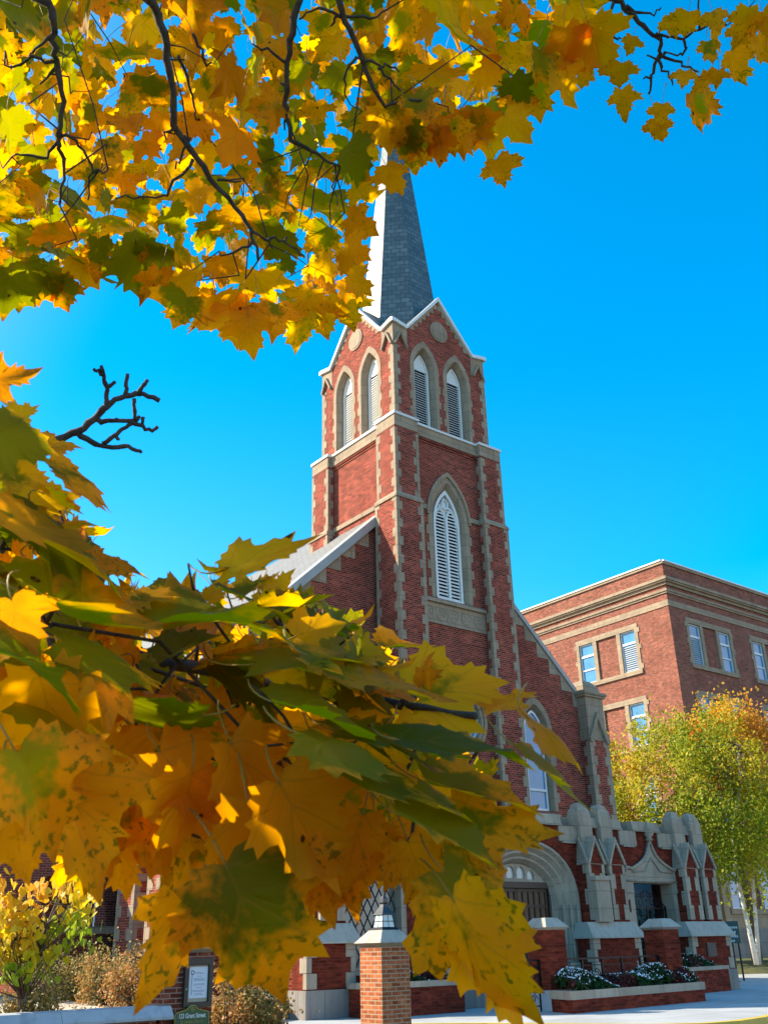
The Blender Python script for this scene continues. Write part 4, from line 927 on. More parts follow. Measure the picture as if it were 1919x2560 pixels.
def fast_mesh(name, V, F, mats, parent=None, uvs=None, mi=None, smooth=False):
    """V (n,3), F (m,k) equal-sized faces, uvs {layer: (m*k,2)}"""
    me = D.meshes.new(name); m, k = F.shape
    me.vertices.add(len(V)); me.vertices.foreach_set('co', np.asarray(V, np.float32).ravel())
    me.loops.add(m*k); me.loops.foreach_set('vertex_index', F.astype(np.int32).ravel())
    me.polygons.add(m); me.polygons.foreach_set('loop_start', np.arange(0, m*k, k, dtype=np.int32)); 
    for mt in (mats if isinstance(mats, list) else [mats]): me.materials.append(mt)
    if mi is not None: me.polygons.foreach_set('material_index', mi.astype(np.int32))
    me.polygons.foreach_set('use_smooth', np.full(m, smooth))
    for nm, a in (uvs or {}).items(): me.uv_layers.new(name=nm).data.foreach_set('uv', np.asarray(a, np.float32).ravel())
    me.update(calc_edges=True); me.validate()
    o = D.objects.new(name, me); C.objects.link(o)
    if parent: o.parent = parent
    return o
def unit(a): return a/(np.linalg.norm(a, axis=-1, keepdims=True)+1e-9)
SHAPE_LEAFLET = np.array([(0, 0), (.32, .35), (.30, .62), (0, 1), (-.30, .62), (-.32, .35)])
SHAPE_HEART = np.array([(0, 0), (.26, -.14), (.46, .06), (.50, .32), (.36, .64), (0, 1), (-.36, .64), (-.50, .32), (-.46, .06), (-.26, -.14)])
def cloud(name, P, size, mat, parent, tint, shape=SHAPE_LEAFLET, droop=.5, up=.3, fold=.18, nb=(0, 0, 0)):
    """one small flat leaf per point"""
    n = len(P); k = len(shape)
    Y = unit(rng.normal(size=(n, 3))+np.array([0, 0, -droop*2])); N = unit(rng.normal(size=(n, 3))+np.array([0, 0, up*2])+np.array(nb)); X = unit(np.cross(Y, N)); N = np.cross(X, Y)
    s = (size*rng.uniform(.65, 1.25, n))[:, None, None]
    sh = shape-np.array([0, .4])
    V = P[:, None]+s*(X[:, None]*sh[None, :, :1]+Y[:, None]*sh[None, :, 1:]+N[:, None]*(np.abs(sh[None, :, :1])*fold*rng.uniform(-1, 1.6, n)[:, None, None]))
    F = np.arange(n*k).reshape(n, k)
    return fast_mesh(name, V.reshape(-1, 3), F, mat, parent, {'tint': np.repeat(tint, k, axis=0)})
def branch_mesh(name, paths, mat, parent, n=7, wob=.08):
    mb = MB()
    for pts, rad in paths: mb.tube(pts, rad, n, 0, True, wob)
    return mb.build(name, mat, parent)
def bark_mat(name, c1, c2, scale=6, stretch=4, thr=(.45, .6), rough=.85):
    M = MT(name); mp = M.n('ShaderNodeMapping'); mp.inputs['Scale'].default_value = (1, 1, 1/stretch); M.l(M.obj(), mp.inputs['Vector']); n = M.noise(scale, mp.outputs[0], 8, .7)
    M.l(M.mix(M.ramp(n, [(thr[0], (0, 0, 0)), (thr[1], (1, 1, 1))]), c1, c2), M.b.inputs['Base Color']); M.b.inputs['Roughness'].default_value = rough; M.bump(n, .7, .02); return M.mat
BIRCHBARK = bark_mat('birch_bark', (.68, .64, .58), (.16, .13, .11), 5, .35, (.56, .68))
GREYBARK = bark_mat('grey_bark', (.16, .12, .09), (.07, .05, .04), 9, 4)
MAPLEBARK = bark_mat('maple_bark', (.085, .062, .05), (.035, .025, .022), 30, 3)

# ================================================================== TREES by the hall
BL = leaf_small_mat('birch_leaf', [(0, (.16, .24, .012)), (.35, (.36, .42, .018)), (.6, (.66, .54, .022)), (.8, (.80, .48, .03)), (1, (.80, .34, .03))], .5, dark=.7)
def crown_points(c, r, nclump, per, cr, flat=.85, seed=0, drop=1.3):
    """clumps spread through an ellipsoid, denser near its skin; returns points and clump index"""
    g = np.random.default_rng(seed); d = unit(g.normal(size=(nclump, 3))); rad = g.uniform(.15, 1, nclump)**.45
    cen = np.array(c)+d*rad[:, None]*np.array(r)
    off = g.normal(size=(nclump, per, 3))*np.array([cr, cr, cr*drop])*g.uniform(.5, 1.1, (nclump, 1, 1))
    return (cen[:, None]+off).reshape(-1, 3), np.repeat(np.arange(nclump), per), cen
def far_tree(name, label, px, hd, zc, rx, rz, ncl, per, size, tintf, trunk, seed, bark=GREYBARK, cr=.43, gz=.45, extra=None):
    b = at_far(*trunk[0], hd) if trunk else at_far(px, 2390, hd); base = np.array([b[0], b[1], gz])
    t = thing(name, label, 'tree', base)
    c = at_far(px, 2390, hd); c = np.array([c[0], c[1], zc])-base
    P, idx, cen = crown_points(c, (rx, rx, rz), ncl, per, cr, seed=seed)
    if extra is not None:
        P2, i2, c2 = extra(base, seed); P = np.vstack([P, P2]); idx = np.r_[idx, i2+ncl]; cen = np.vstack([cen, c2])
    g = np.random.default_rng(seed+5); tc = np.array([tintf(q, c, rx, rz) for q in cen])+g.normal(0, .09, len(cen))
    tint = np.stack([np.clip(tc[idx]+g.normal(0, .07, len(P)), 0.01, .99), g.uniform(0, 1, len(P))], 1)
    cloud('crown', P, size, BL, t, tint, nb=(-1.0, -.6, .4))
    paths = []
    if trunk:
        for line in [trunk]:
            pts = [np.array([0, 0, -.1])]+[at_far(x, y, hd)-base for x, y in line[1:]]; k = len(pts); paths.append((pts, np.linspace(.12, .035, k)))
    else: paths.append(([np.array([0, 0, -.1]), c*np.array([.5, .5, .5]), c], [.25, .17, .08]))
    root = paths[0][0]
    for i in range(0, len(cen), 6):
        s0 = root[-1] if len(root) > 2 else root[1]; j = g.integers(max(1, len(root)-3), len(root)); s0 = root[j]
        mid = (s0+cen[i])/2+np.array([0, 0, .5]); paths.append(([s0, mid, cen[i]], [.035, .02, .007]))
    tk = branch_mesh('trunk', paths[:1], bark, t, 9)
    branch_mesh('limbs', paths[1:], GREYBARK, t, 5)
    return t, base
T1 = [(1888, 2398), (1868, 2310), (1838, 2180), (1828, 2080), (1850, 1960), (1840, 1860)]
def hang(base, seed):
    g = np.random.default_rng(seed+9); P, I, Cn = [], [], []
    for i in range(85):                                    # weeping twigs down the right of the porch
        x, y0 = g.uniform(1722, 1990), g.uniform(1960, 2120); L = g.uniform(1.0, 3.2); q = at_far(x, y0, 49+g.uniform(-2.5, 2.5))-base; m = int(L*38)
        s = g.uniform(0, 1, m)[:, None]; P.append(q+np.array([0, 0, -L])*s+g.normal(size=(m, 3))*.16); I += [i]*m; Cn.append(q)
    return np.vstack(P), np.array(I), np.array(Cn)
far_tree('birch_tree', 'white trunked birch with green and yellow leaves beside the porch', 1775, 49.5, 7.5, 4.5, 3.9, 210, 125, .155,
         lambda q, c, rx, rz: .40+.18*math.sin(q[0]*1.1)+.10*math.sin(q[2]*1.7)+.07*(q[2]-c[2])/rz, T1, 3, BIRCHBARK, extra=hang)
far_tree('birch_tree', 'slim yellow tree rising close behind the stone pinnacle of the church', 1548, 51.5, 6.9, 1.6, 4.1, 90, 90, .16,
         lambda q, c, rx, rz: .55+.12*math.sin(q[2]*1.5), None, 8, cr=.45)
far_tree('autumn_tree', 'orange crowned tree rising behind the birch', 1890, 53.0, 10.2, 2.7, 2.4, 130, 90, .17,
         lambda q, c, rx, rz: .84+.10*math.sin(q[0]*2+q[2]), None, 14)
# second white stem of the birch

# ================================================================== SMALL THINGS at the right end of the porch
sg = at_far(1818, 2340, 41); gs = thing('information_sign', 'green board with rows of white lettering beyond the porch corner', 'sign', (sg[0], sg[1], 0), R(-12))
mb = MB(); mb.box(-.42, .42, -.02, .02, 1.25, 2.0, 0); mb.build('panel', plain_mat('dark_teal_enamel', (.01, .07, .065), .4), gs)
mb = MB()
for i, (a, b) in enumerate(((-.36, .36), (-.36, .30), (-.30, .36), (-.36, .2))): 
    z = 1.78-.15*i; x = a
    while x < b: mb.box(x, x+.05, -.026, -.021, z-.035, z+.035, 0); x += .075
mb.build('lettering', CREAM, gs)
mb = MB(); mb.box(-.36, -.30, .021, .08, 0, 1.9, 0); mb.box(.30, .36, .021, .08, 0, 1.9, 0); mb.build('post', BLACKIRON, gs)
bp = ground(1842, 2456); bo = thing('bollard', 'black iron bollard standing on the pavement at the porch corner', 'bollard', (bp[0], bp[1], 0))
mb = MB(); mb.lathe([(.10, 0), (.10, .05), (.07, .07), (.065, 1.15), (.08, 1.17), (.08, 1.22), (.05, 1.27), (.01, 1.29)], 12, 0); mb.build('post', BLACKIRON, bo)
# second birch stem
bq = at_far(1893, 2392, 50.5)
t2 = thing('birch_tree', 'second thinner birch stem with a small yellow-green crown at the edge of the lawn', 'tree', (bq[0], bq[1], .45)); B0 = np.array([bq[0], bq[1], .45])
branch_mesh('trunk', [([np.array([0, 0, -.1])]+[at_far(x, y, 50.5)-B0 for x, y in ((1890, 2330), (1880, 2200), (1892, 2090), (1905, 1960))], [.10, .085, .07, .055, .03])], BIRCHBARK, t2)
P, idx, cen = crown_points(at_far(1915, 2080, 50.5)-B0, (1.6, 1.6, 2.4), 40, 60, .45, seed=21)
cloud('crown', P, .12, BL, t2, np.stack([np.clip(.42+.2*np.sin(idx*1.7)+rng.normal(0, .06, len(P)), .01, .99), rng.uniform(0, 1, len(P))], 1))
# ================================================================== FLOWERS in the planters
FM = leaf_small_mat('bedding_leaf', [(0, (.022, .06, .014)), (.45, (.035, .10, .02)), (.55, (.10, .018, .02)), (1, (.16, .03, .02))], .2)
def flowers(name, label, inn, z0, hgt, n_l, n_f, seed, hgt2=None):
    g = np.random.default_rng(seed); a = np.array(inn); lo, hi = a.min(0), a.max(0); c_ = a.mean(0)
    t = thing(name, label, 'flowers', xyz(*c_, z0), ROTZ); t['kind'] = 'stuff'
    def inside(q):
        r_ = np.zeros(len(q), bool); j = len(a)-1
        for i in range(len(a)):
            k = ((a[i, 1] > q[:, 1]) != (a[j, 1] > q[:, 1])) & (q[:, 0] < (a[j, 0]-a[i, 0])*(q[:, 1]-a[i, 1])/(a[j, 1]-a[i, 1]+1e-12)+a[i, 0]); r_ ^= k; j = i
        return r_
    q = g.uniform(lo-.15, hi+.15, (n_l*3, 2)); q = q[inside((q-c_)*.92+c_)][:n_l]
    dome = lambda q: hgt*(.62+.38*np.sin(q[:, 0]*3.1+seed)*np.sin(q[:, 0]*1.3+1+q[:, 1]*2))*np.clip(1.15-np.abs((q[:, 1]-np.interp(q[:, 0], [lo[0], hi[0]], [a[0, 1]+.4, a[1, 1]+.5]))/.62)**2.2, .15, 1)
    h = dome(q); red = (np.sin(q[:, 0]*2.6+seed*.7)+.5*np.sin(q[:, 0]*6.1+q[:, 1]*4)) > .5
    P = np.column_stack([q-c_, h*g.uniform(.15, 1, len(q))**.6]); tint = np.column_stack([np.where(red, g.uniform(.55, 1, len(q)), g.uniform(0, .48, len(q))), g.uniform(0, 1, len(q))])
    cloud('leaves', P, .075, FM, t, tint, up=.8, droop=.1)
    k = g.permutation(len(q))[:n_f*3]; k = k[~red[k]][:n_f]
    V, F = [], []
    for i in k:
        p = np.array([*(q[i]-c_), h[i]+.02]); nrm = unit(g.normal(size=3)*.5+np.array([0, -.6, .8])); x = unit(np.cross(nrm, [0, 0, 1.0]))*1; y = np.cross(nrm, x); s_ = g.uniform(.012, .023); b = len(V)
        V.append(p+nrm*.004)
        for j in range(10): r_ = s_*(1.15 if j % 2 else .62); V.append(p+r_*(x*math.cos(j*.6283)+y*math.sin(j*.6283)))
        F += [(b, b+1+j, b+1+(j+1) % 10) for j in range(10)]
    fast_mesh('blossoms', np.array(V), np.array(F), plain_mat('white_petal', (.80, .80, .82), .6, var=.03, bump=0), t)
flowers('bedding_flowers', 'white and dark red bedding flowers filling the long front planter', bed, .36, .52, 8500, 760, 2)
flowers('bedding_flowers', 'white bedding flowers in the small raised planter', bed2, .60, .42, 1500, 90, 5)
flowers('bedding_flowers', 'white and red bedding flowers under the leaded window', bed3, .60, .40, 1500, 60, 6)
# climbing plant behind the gateway
P, idx, cen = crown_points((6.2, PY+1.4, 1.2), (.9, .35, 1.2), 26, 60, .2, seed=31)
ivy = grid_thing('courtyard_shrub', 'dark green shrub seen through the wrought iron gate', 'shrub', CH[0]+6.2, CH[1]+PY+1.4); cloud('foliage', P-np.array([6.2, PY+1.4, 0]), .10, FM, ivy, np.column_stack([rng.uniform(0, .5, len(P)), rng.uniform(0, 1, len(P))]))
branch_mesh('stem', [([np.array([0, 0, 0]), np.array([.1, 0, 1.0]), np.array([-.1, 0, 2.0])], [.03, .02, .01])], GREYBARK, ivy)
# ================================================================== SHRUBS
SM = leaf_small_mat('brown_shrub_leaf', [(0, (.14, .16, .03)), (.4, (.44, .34, .09)), (.7, (.66, .38, .10)), (1, (.76, .32, .10))], .3, dark=.45)
def shrub(label, x, y, hd, rx, rz, n, seed, tint0=.5, gz=YZ):
    b = at_far(x, y, hd); base = np.array([b[0], b[1], gz]); t = thing('shrub', label, 'shrub', base, 0, 'brown autumn shrubs by the church wall'); g = np.random.default_rng(seed)
    P, idx, cen = crown_points((0, 0, rz*.95), (rx, rx*.8, rz), 40, n//40, rx*.2, seed=seed); P[:, 2] = np.abs(P[:, 2])
    cloud('foliage', P, .062, SM, t, np.column_stack([np.clip(tint0+.25*np.sin(idx*2.3)+g.normal(0, .15, len(P)), .01, .99), g.uniform(0, 1, len(P))]), droop=-.2, nb=(-1.0, -.5, .6))
    paths = []
    for i in range(26): e = cen[i]; paths.append(([np.array([0, 0, 0]), e*np.array([.5, .5, .6]), e], [.018, .012, .004]))
    branch_mesh('stems', paths, GREYBARK, t, 4)
shrub('olive green shrub where the hedge begins by the path', 190, 2500, 26.5, .62, .48, 2600, 1, .35)
shrub('brown shrub in the middle of the hedge before the brick wing', 262, 2495, 23.8, .70, .52, 3000, 2, .5)
shrub('orange brown shrub next to the sign pier', 338, 2505, 21.8, .72, .48, 3000, 3, .72)
shrub('reddish brown shrub close behind the notice board pier', 575, 2560, 17.6, .52, .62, 3600, 4, .62, -.1)
shrub('thin pale shrub at the corner of the church plinth', 665, 2560, 18.0, .42, .50, 2400, 5, .45, -.1)
shrub('low shrub under the small yellow tree', 75, 2550, 16.6, .42, .20, 1600, 6, .45)
shrub('dark shrub in the shade behind the yellow tree', 130, 2450, 25.5, 1.1, .65, 3200, 7, .15)
# leaf litter
g = np.random.default_rng(77); q = g.uniform((-14, 14.9), (10.3, 27), (5200, 2)); Pl = np.array([xyz(a, b, YZ+.02) for a, b in q])
ll = cloud('leaf_litter', Pl, .07, leaf_small_mat('litter_leaf', [(0, (.30, .17, .07)), (.5, (.55, .36, .14)), (1, (.50, .16, .05))], .1), None, np.column_stack([g.uniform(0, 1, len(q)), g.uniform(0, 1, len(q))]), up=3, droop=0); ll['kind'] = 'stuff'
# ================================================================== SMALL YELLOW TREE
HD = 16.4; b = at_far(62, 2560, HD); TB = np.array([b[0], b[1], YZ])
yt = thing('small_yellow_tree', 'small young tree with round orange, yellow and lime leaves behind the low wall', 'tree', TB)
YL = leaf_small_mat('round_leaf', [(0, (.34, .46, .02)), (.3, (.60, .62, .02)), (.5, (.90, .66, .02)), (.75, (.92, .44, .02)), (1, (.85, .26, .02))], .5, dark=.8, spec=.4)
g = np.random.default_rng(5); P, tint, paths = [], [], []
at = lambda x, y, dd=0: at_far(x, y, HD+dd)-TB
paths.append(([np.array([0, 0, -.1]), at(60, 2500), at(85, 2400), at(120, 2310), at(150, 2230)], [.05, .042, .032, .02, .008]))
paths.append(([np.array([0, 0, -.1]), at(48, 2480), at(40, 2380), at(45, 2250)], [.045, .035, .025, .01]))
def inpoly(x, y, poly):
    r_ = False; j = len(poly)-1
    for i in range(len(poly)):
        if (poly[i][1] > y) != (poly[j][1] > y) and x < (poly[j][0]-poly[i][0])*(y-poly[i][1])/(poly[j][1]-poly[i][1]+1e-12)+poly[i][0]: r_ = not r_
        j = i
    return r_
CP = [(-80, 2200), (0, 2200), (60, 2180), (90, 2200), (130, 2190), (158, 2150), (184, 2180), (182, 2235), (222, 2205), (222, 2260), (205, 2310), (228, 2362), (185, 2372), (160, 2385), (200, 2402), (185, 2425), (120, 2440), (70, 2470), (20, 2480), (-80, 2500)]
tw = []
while len(tw) < 105:
    x, y = g.uniform(-80, 228), g.uniform(2150, 2500)
    if inpoly(x, y, CP) and (y < 2400 or g.random() < .4): tw.append((x, y, g.uniform(-.8, .8)))
for x, y, dd in tw:
    e = at(x, y, dd); s0 = paths[g.integers(0, 2)][0][g.integers(1, 4)]; paths.append(([s0, (s0+e)/2+np.array([0, 0, .05]), e], [.012, .008, .004]))
    m = 9; P.append(e+g.normal(size=(m, 3))*np.array([.10, .10, .09])); hue = .72-.0016*(y-2200)-.0016*max(0, x-120)*(y > 2195) - (.42 if (x > 140 and y > 2290) or y > 2410 else 0)
    tint.append(np.column_stack([np.clip(hue+g.normal(0, .06, m), .01, .99), g.uniform(0, 1, m)]))
branch_mesh('trunk', paths, GREYBARK, yt, 6, .1)
cloud('crown', np.vstack(P), .125, YL, yt, np.vstack(tint), SHAPE_HEART, droop=.9, up=.0, nb=(-1.5, -.9, .5))

# ================================================================== THE MAPLE we stand under
half = [(.09, -.07), (.19, -.095), (.32, -.165), (.335, -.075), (.46, -.06), (.435, .045), (.52, .085), (.65, .08), (.64, .175), (.82, .28), (.69, .325), (.71, .46), (.57, .435), (.46, .435), (.365, .455), (.325, .54), (.415, .66), (.305, .66), (.315, .80), (.19, .785), (.11, .87)]
OUT = np.array([(0, 0)]+half+[(0, 1.06)]+[(-x, y) for x, y in half[::-1]]); KO = len(OUT); CO = np.array([0, .18])
RINGS = (.30, .64, 1.0)
TEMPL = np.vstack([CO[None]]+[CO+(OUT-CO)*t for t in RINGS])
_f = [(0, 1+i, 1+(i+1) % KO) for i in range(KO)]
for r_ in range(2):
    a0, b0 = 1+r_*KO, 1+(r_+1)*KO
    for i in range(KO): j = (i+1) % KO; _f += [(a0+i, b0+i, b0+j), (a0+i, b0+j, a0+j)]
TF = np.array(_f); NV = len(TEMPL)
def maple_mat():
    M = MT('maple_leaf')
    def uvn(nm):
        u = M.n('ShaderNodeUVMap'); u.uv_map = nm; s_ = M.n('ShaderNodeSeparateXYZ'); M.l(u.outputs[0], s_.inputs[0]); return u.outputs[0], s_.outputs[0], s_.outputs[1]
    L, x, y = uvn('leaf'); _, r1, r2 = uvn('rnd'); _, r3, r4 = uvn('rnd2')
    off = M.n('ShaderNodeCombineXYZ'); M.l(M.math('MULTIPLY', r1, 37), off.inputs[0]); M.l(M.math('MULTIPLY', r2, 53), off.inputs[1]); M.l(M.math('MULTIPLY', r4, 71), off.inputs[2])
    va = M.n('ShaderNodeVectorMath'); va.operation = 'ADD'; M.l(L, va.inputs[0]); M.l(off.outputs[0], va.inputs[1]); vec = va.outputs[0]
    n1 = M.noise(2.2, vec, 3); n2 = M.noise(11, vec, 3, .6); n3 = M.noise(40, vec, 3)
    d = M.math('SQRT', M.math('ADD', M.math('MULTIPLY', x, x), M.math('POWER', M.math('SUBTRACT', y, .15), 2)))
    gr = M.math('ADD', M.math('SUBTRACT', M.math('MULTIPLY', r2, 1.75), M.math('MULTIPLY', d, 1.05)), M.math('ADD', M.math('MULTIPLY', M.math('SUBTRACT', n1, .5), 1.5), M.math('MULTIPLY', M.math('SUBTRACT', n2, .5), .55)))
    gr = M.ramp(gr, [(.36, (0, 0, 0)), (.66, (1, 1, 1))])
    base = M.ramp(M.math('ADD', M.math('MULTIPLY_ADD', r1, .8, .1), M.math('MULTIPLY', M.math('SUBTRACT', n1, .5), .55)), [(0, (.92, .54, .010)), (.4, (.88, .40, .006)), (.8, (.76, .26, .006)), (1, (.55, .13, .010))])
    c = M.mix(gr, base, M.mix(r4, (.12, .15, .005), (.34, .32, .008)))
    sp_ = M.math('MULTIPLY', M.ramp(n2, [(.565, (0, 0, 0)), (.62, (1, 1, 1))]), M.ramp(r3, [(.35, (0, 0, 0)), (.75, (1, 1, 1))]))
    sp_ = M.math('MULTIPLY', sp_, M.ramp(d, [(.25, (0, 0, 0)), (.45, (1, 1, 1))]))
    c = M.mix(M.math('MULTIPLY', sp_, .8), c, (.10, .13, .012))
    tip = M.math('MULTIPLY', M.ramp(M.math('ADD', d, M.math('MULTIPLY', M.math('SUBTRACT', n1, .5), .5)), [(.62, (0, 0, 0)), (.92, (1, 1, 1))]), M.math('MULTIPLY_ADD', r3, .7, .1))
    c = M.mix(tip, c, (.34, .11, .015))
    vo = M.n('ShaderNodeTexVoronoi'); vo.inputs['Scale'].default_value = 2.6; M.l(vec, vo.inputs['Vector']); vs_ = M.n('ShaderNodeSeparateColor'); M.l(vo.outputs['Color'], vs_.inputs[0])
    tar = M.math('MULTIPLY', M.math('LESS_THAN', M.math('ADD', vo.outputs['Distance'], M.math('MULTIPLY', n2, .12)), .17), M.math('GREATER_THAN', vs_.outputs[0], .84))
    c = M.mix(M.math('MULTIPLY', tar, .93), c, (.035, .014, .006))
    vein = None
    for a in (90, 22, 158, -27, 207, 57, 123):
        ca, sa = math.cos(R(a)), math.sin(R(a))
        x0, y0 = (0, 0) if a not in (57, 123) else (0, .22)
        per = M.math('ABSOLUTE', M.math('SUBTRACT', M.math('MULTIPLY', M.math('SUBTRACT', x, x0), sa), M.math('MULTIPLY', M.math('SUBTRACT', y, y0), ca)))
        al = M.math('ADD', M.math('MULTIPLY', M.math('SUBTRACT', x, x0), ca), M.math('MULTIPLY', M.math('SUBTRACT', y, y0), sa))
        m_ = M.math('MULTIPLY', M.math('LESS_THAN', per, M.math('MULTIPLY_ADD', al, -.008, .012)), M.math('GREATER_THAN', al, 0))
        vein = m_ if vein is None else M.math('MAXIMUM', vein, m_)
    ch = M.math('FRACT', M.math('MULTIPLY', M.math('ADD', M.math('SUBTRACT', y, M.math('MULTIPLY', M.math('ABSOLUTE', x), .75)), M.math('MULTIPLY', n1, .12)), 6.5))
    c = M.mix(M.math('MULTIPLY', M.math('LESS_THAN', ch, .09), .10), c, (.40, .26, .04))
    c = M.mix(M.math('MULTIPLY', vein, .26), c, (.36, .24, .05))
    c = M.mix(M.math('MULTIPLY', n3, .22), c, M.mix(.5, c, (.2, .12, .01)))
    M.l(c, M.b.inputs['Base Color']); M.b.inputs['Roughness'].default_value = .5; M.b.inputs['Specular IOR Level'].default_value = .16
    M.bump(M.math('ADD', M.math('MULTIPLY', n2, .5), vein), .35, .004)
    hsv = M.n('ShaderNodeHueSaturation'); hsv.inputs['Saturation'].default_value = 1.08; hsv.inputs['Value'].default_value = 1.22; M.l(c, hsv.inputs['Color'])
    tr = M.n('ShaderNodeBsdfTranslucent'); M.l(hsv.outputs[0], tr.inputs[0])
    mx = M.n('ShaderNodeMixShader'); mx.inputs[0].default_value = .72; M.l(M.b.outputs[0], mx.inputs[1]); M.l(tr.outputs[0], mx.inputs[2]); M.l(mx.outputs[0], M.out.inputs[0])
    return M.mat
MAPLE = maple_mat(); PETIOLE = plain_mat('petiole', (.34, .20, .03), .6)
maple = thing('maple_tree', 'big maple overhead with golden and green leaves on dark drooping boughs', 'tree', (-4.4, .6, -.13)); MB0 = np.array([-4.4, .6, -.13])
class Leaves:
    def __init__(s): s.p, s.y, s.n, s.L, s.r, s.pet, s.w = [], [], [], [], [], [], []
    def add(s, p, y, n, L, r, pet=None, w=1.0): s.p.append(p); s.y.append(y); s.n.append(n); s.L.append(L); s.r.append(r); s.pet.append(pet); s.w.append(w)
    def build(s, name, parent, seed=1):
        g = np.random.default_rng(seed); n = len(s.p); p = np.array(s.p)-MB0; Y = unit(np.array(s.y)); N = np.array(s.n); X = unit(np.cross(Y, N)); N = np.cross(X, Y); L = np.array(s.L); r = np.array(s.r)
        T = np.repeat(TEMPL[None], n, 0)
        jit = 1+g.normal(0, .035, (n, KO)); ang_ = np.arctan2(OUT[:, 1]-.18, OUT[:, 0]); jit = jit*(1+g.uniform(-.16, .14, (n, 1))*np.cos(2*ang_)[None]+g.uniform(-.12, .12, (n, 1))*np.cos(ang_)[None]+g.uniform(-.1, .1, (n, 1))*np.cos(5*ang_+g.uniform(0, 6.28, (n, 1))))
        for k in range(3): T[:, 1+k*KO:1+(k+1)*KO] = CO+(T[:, 1+k*KO:1+(k+1)*KO]-CO)*jit[:, :, None]
        x, y = T[..., 0], T[..., 1]; lx = np.where(x > 0, g.uniform(.86, 1.08, (n, 1)), g.uniform(.86, 1.08, (n, 1))); 
        a = g.uniform(-.10, .38, (n, 1)); b_ = g.uniform(-.42, .10, (n, 1)); c_ = g.uniform(0, 6.28, (n, 1)); e = g.uniform(.02, .07, (n, 1))
        z = a*np.abs(x)+b_*(y-.1)**2+e*np.sin(6*x+c_)*np.cos(5*y+c_*1.7)-.22*g.uniform(-.3, 1, (n, 1))*x*x
        tipz = np.clip(np.hypot(x, y-.18)-.72, 0, 1); z = z+g.uniform(-.9, .9, (n, 1))*tipz
        w_ = np.array(s.w)[:, None]
        V = p[:, None]+L[:, None, None]*((x*lx*w_)[..., None]*X[:, None]+y[..., None]*Y[:, None]+z[..., None]*N[:, None])
        F = (TF[None]+(np.arange(n)*NV)[:, None, None]).reshape(-1, 3)
        uvl = TEMPL[TF].reshape(-1, 2); rr = np.repeat(r, len(TF)*3, 0)
        V = V.reshape(-1, 3); uv = {'leaf': np.tile(uvl, (n, 1)), 'rnd': rr[:, :2], 'rnd2': rr[:, 2:]}; mi = np.zeros(len(F), int)
        # leaf stalks
        pv, pf = [], []
        for i in range(n):
            if s.pet[i] is None: continue
            q0 = p[i]+Y[i]*L[i]*.01; q1 = s.pet[i]-MB0; D_ = q1-q0; ln = np.linalg.norm(D_); rad = max(.0009, L[i]*.0075); b0 = len(V)+len(pv)
            c1_ = q0-Y[i]*ln*.45; d_ = unit(D_); u_ = unit(np.cross(d_, [.3, .5, .8])); v_ = np.cross(d_, u_)
            for t_ in np.linspace(0, 1, 6):
                q = q0*(1-t_)**2+c1_*2*t_*(1-t_)+q1*t_**2
                for k in range(3): pv.append(q+rad*(1+.5*t_)*(u_*math.cos(k*2.094)+v_*math.sin(k*2.094)))
            for k in range(5):
                for j in range(3): A, B = b0+k*3+j, b0+k*3+(j+1) % 3; pf += [(A, B, B+3), (A, B+3, A+3)]
        if pf:
            V = np.vstack([V, np.array(pv)]); F = np.vstack([F, np.array(pf)]); m = len(pf)*3
            uv = {k: np.vstack([a_, np.zeros((m, 2))]) for k, a_ in uv.items()}; mi = np.r_[mi, np.ones(len(pf), int)]
        o = fast_mesh(name, V, F, [MAPLE, PETIOLE], parent, uv, mi, True); return o
def px_path(pts, dist): return [at_dist(x, y, dist if not hasattr(dist, '__len__') else dist[i])-MB0 for i, (x, y) in enumerate(pts)]
k7 = lambda L: [(x/1.658, y/1.658) for x, y in L]
k8 = lambda L: [(900+x/1.627, y/1.627) for x, y in L]
kd = lambda L: [(x/2.3686, 850+y/2.3686) for x, y in L]
def smooth(pts, rad, sub=3, j=.004):
    pts = np.array(pts); rad = np.array(rad) if hasattr(rad, '__len__') else np.full(len(pts), rad); t = np.arange(len(pts)); tt = np.linspace(0, len(pts)-1, (len(pts)-1)*sub+1)
    P = np.column_stack([np.interp(tt, t, pts[:, k]) for k in range(3)])
    P[1:-1] += rng.normal(0, j, (len(P)-2, 3)); return P, np.interp(tt, t, rad)
def bud_twig(paths, pts, r0, r1, sub=3, j=.004):
    P, rr = smooth(pts, np.linspace(r0, r1, len(pts)), sub, j); rr = rr*(1+.16*(rng.random(len(rr)) > .7)); paths.append((list(P), list(rr))); return P
LIMB = [np.array(p)-MB0 for p in ((-4.4, .6, 3.2), (-3.6, 1.3, 5.0), (-2.4, 2.2, 6.1), (-.9, 2.9, 6.5), (.8, 3.3, 6.6), (2.6, 3.6, 6.4))]
LOWL = [np.array(p)-MB0 for p in ((-4.4, .6, 1.9), (-3.0, .9, 1.95), (-1.7, 1.2, 1.95), (-.9, 1.25, 1.95))]
branch_mesh('trunk', [([np.array([0, 0, 0]), np.array([0, 0, .25]), np.array([0, 0, 2.2]), np.array([.02, 0, 4.5]), np.array([-.1, .1, 7])], [.40, .30, .25, .21, .14])], MAPLEBARK, maple, 14, .04)
P_, r_ = smooth(LIMB, [.15, .12, .10, .085, .07, .04], 4, .01); branch_mesh('limb', [(list(P_), list(r_))], MAPLEBARK, maple, 10)
P_, r_ = smooth(LOWL, [.09, .07, .05, .035], 4, .008); branch_mesh('limb', [(list(P_), list(r_))], MAPLEBARK, maple, 10)
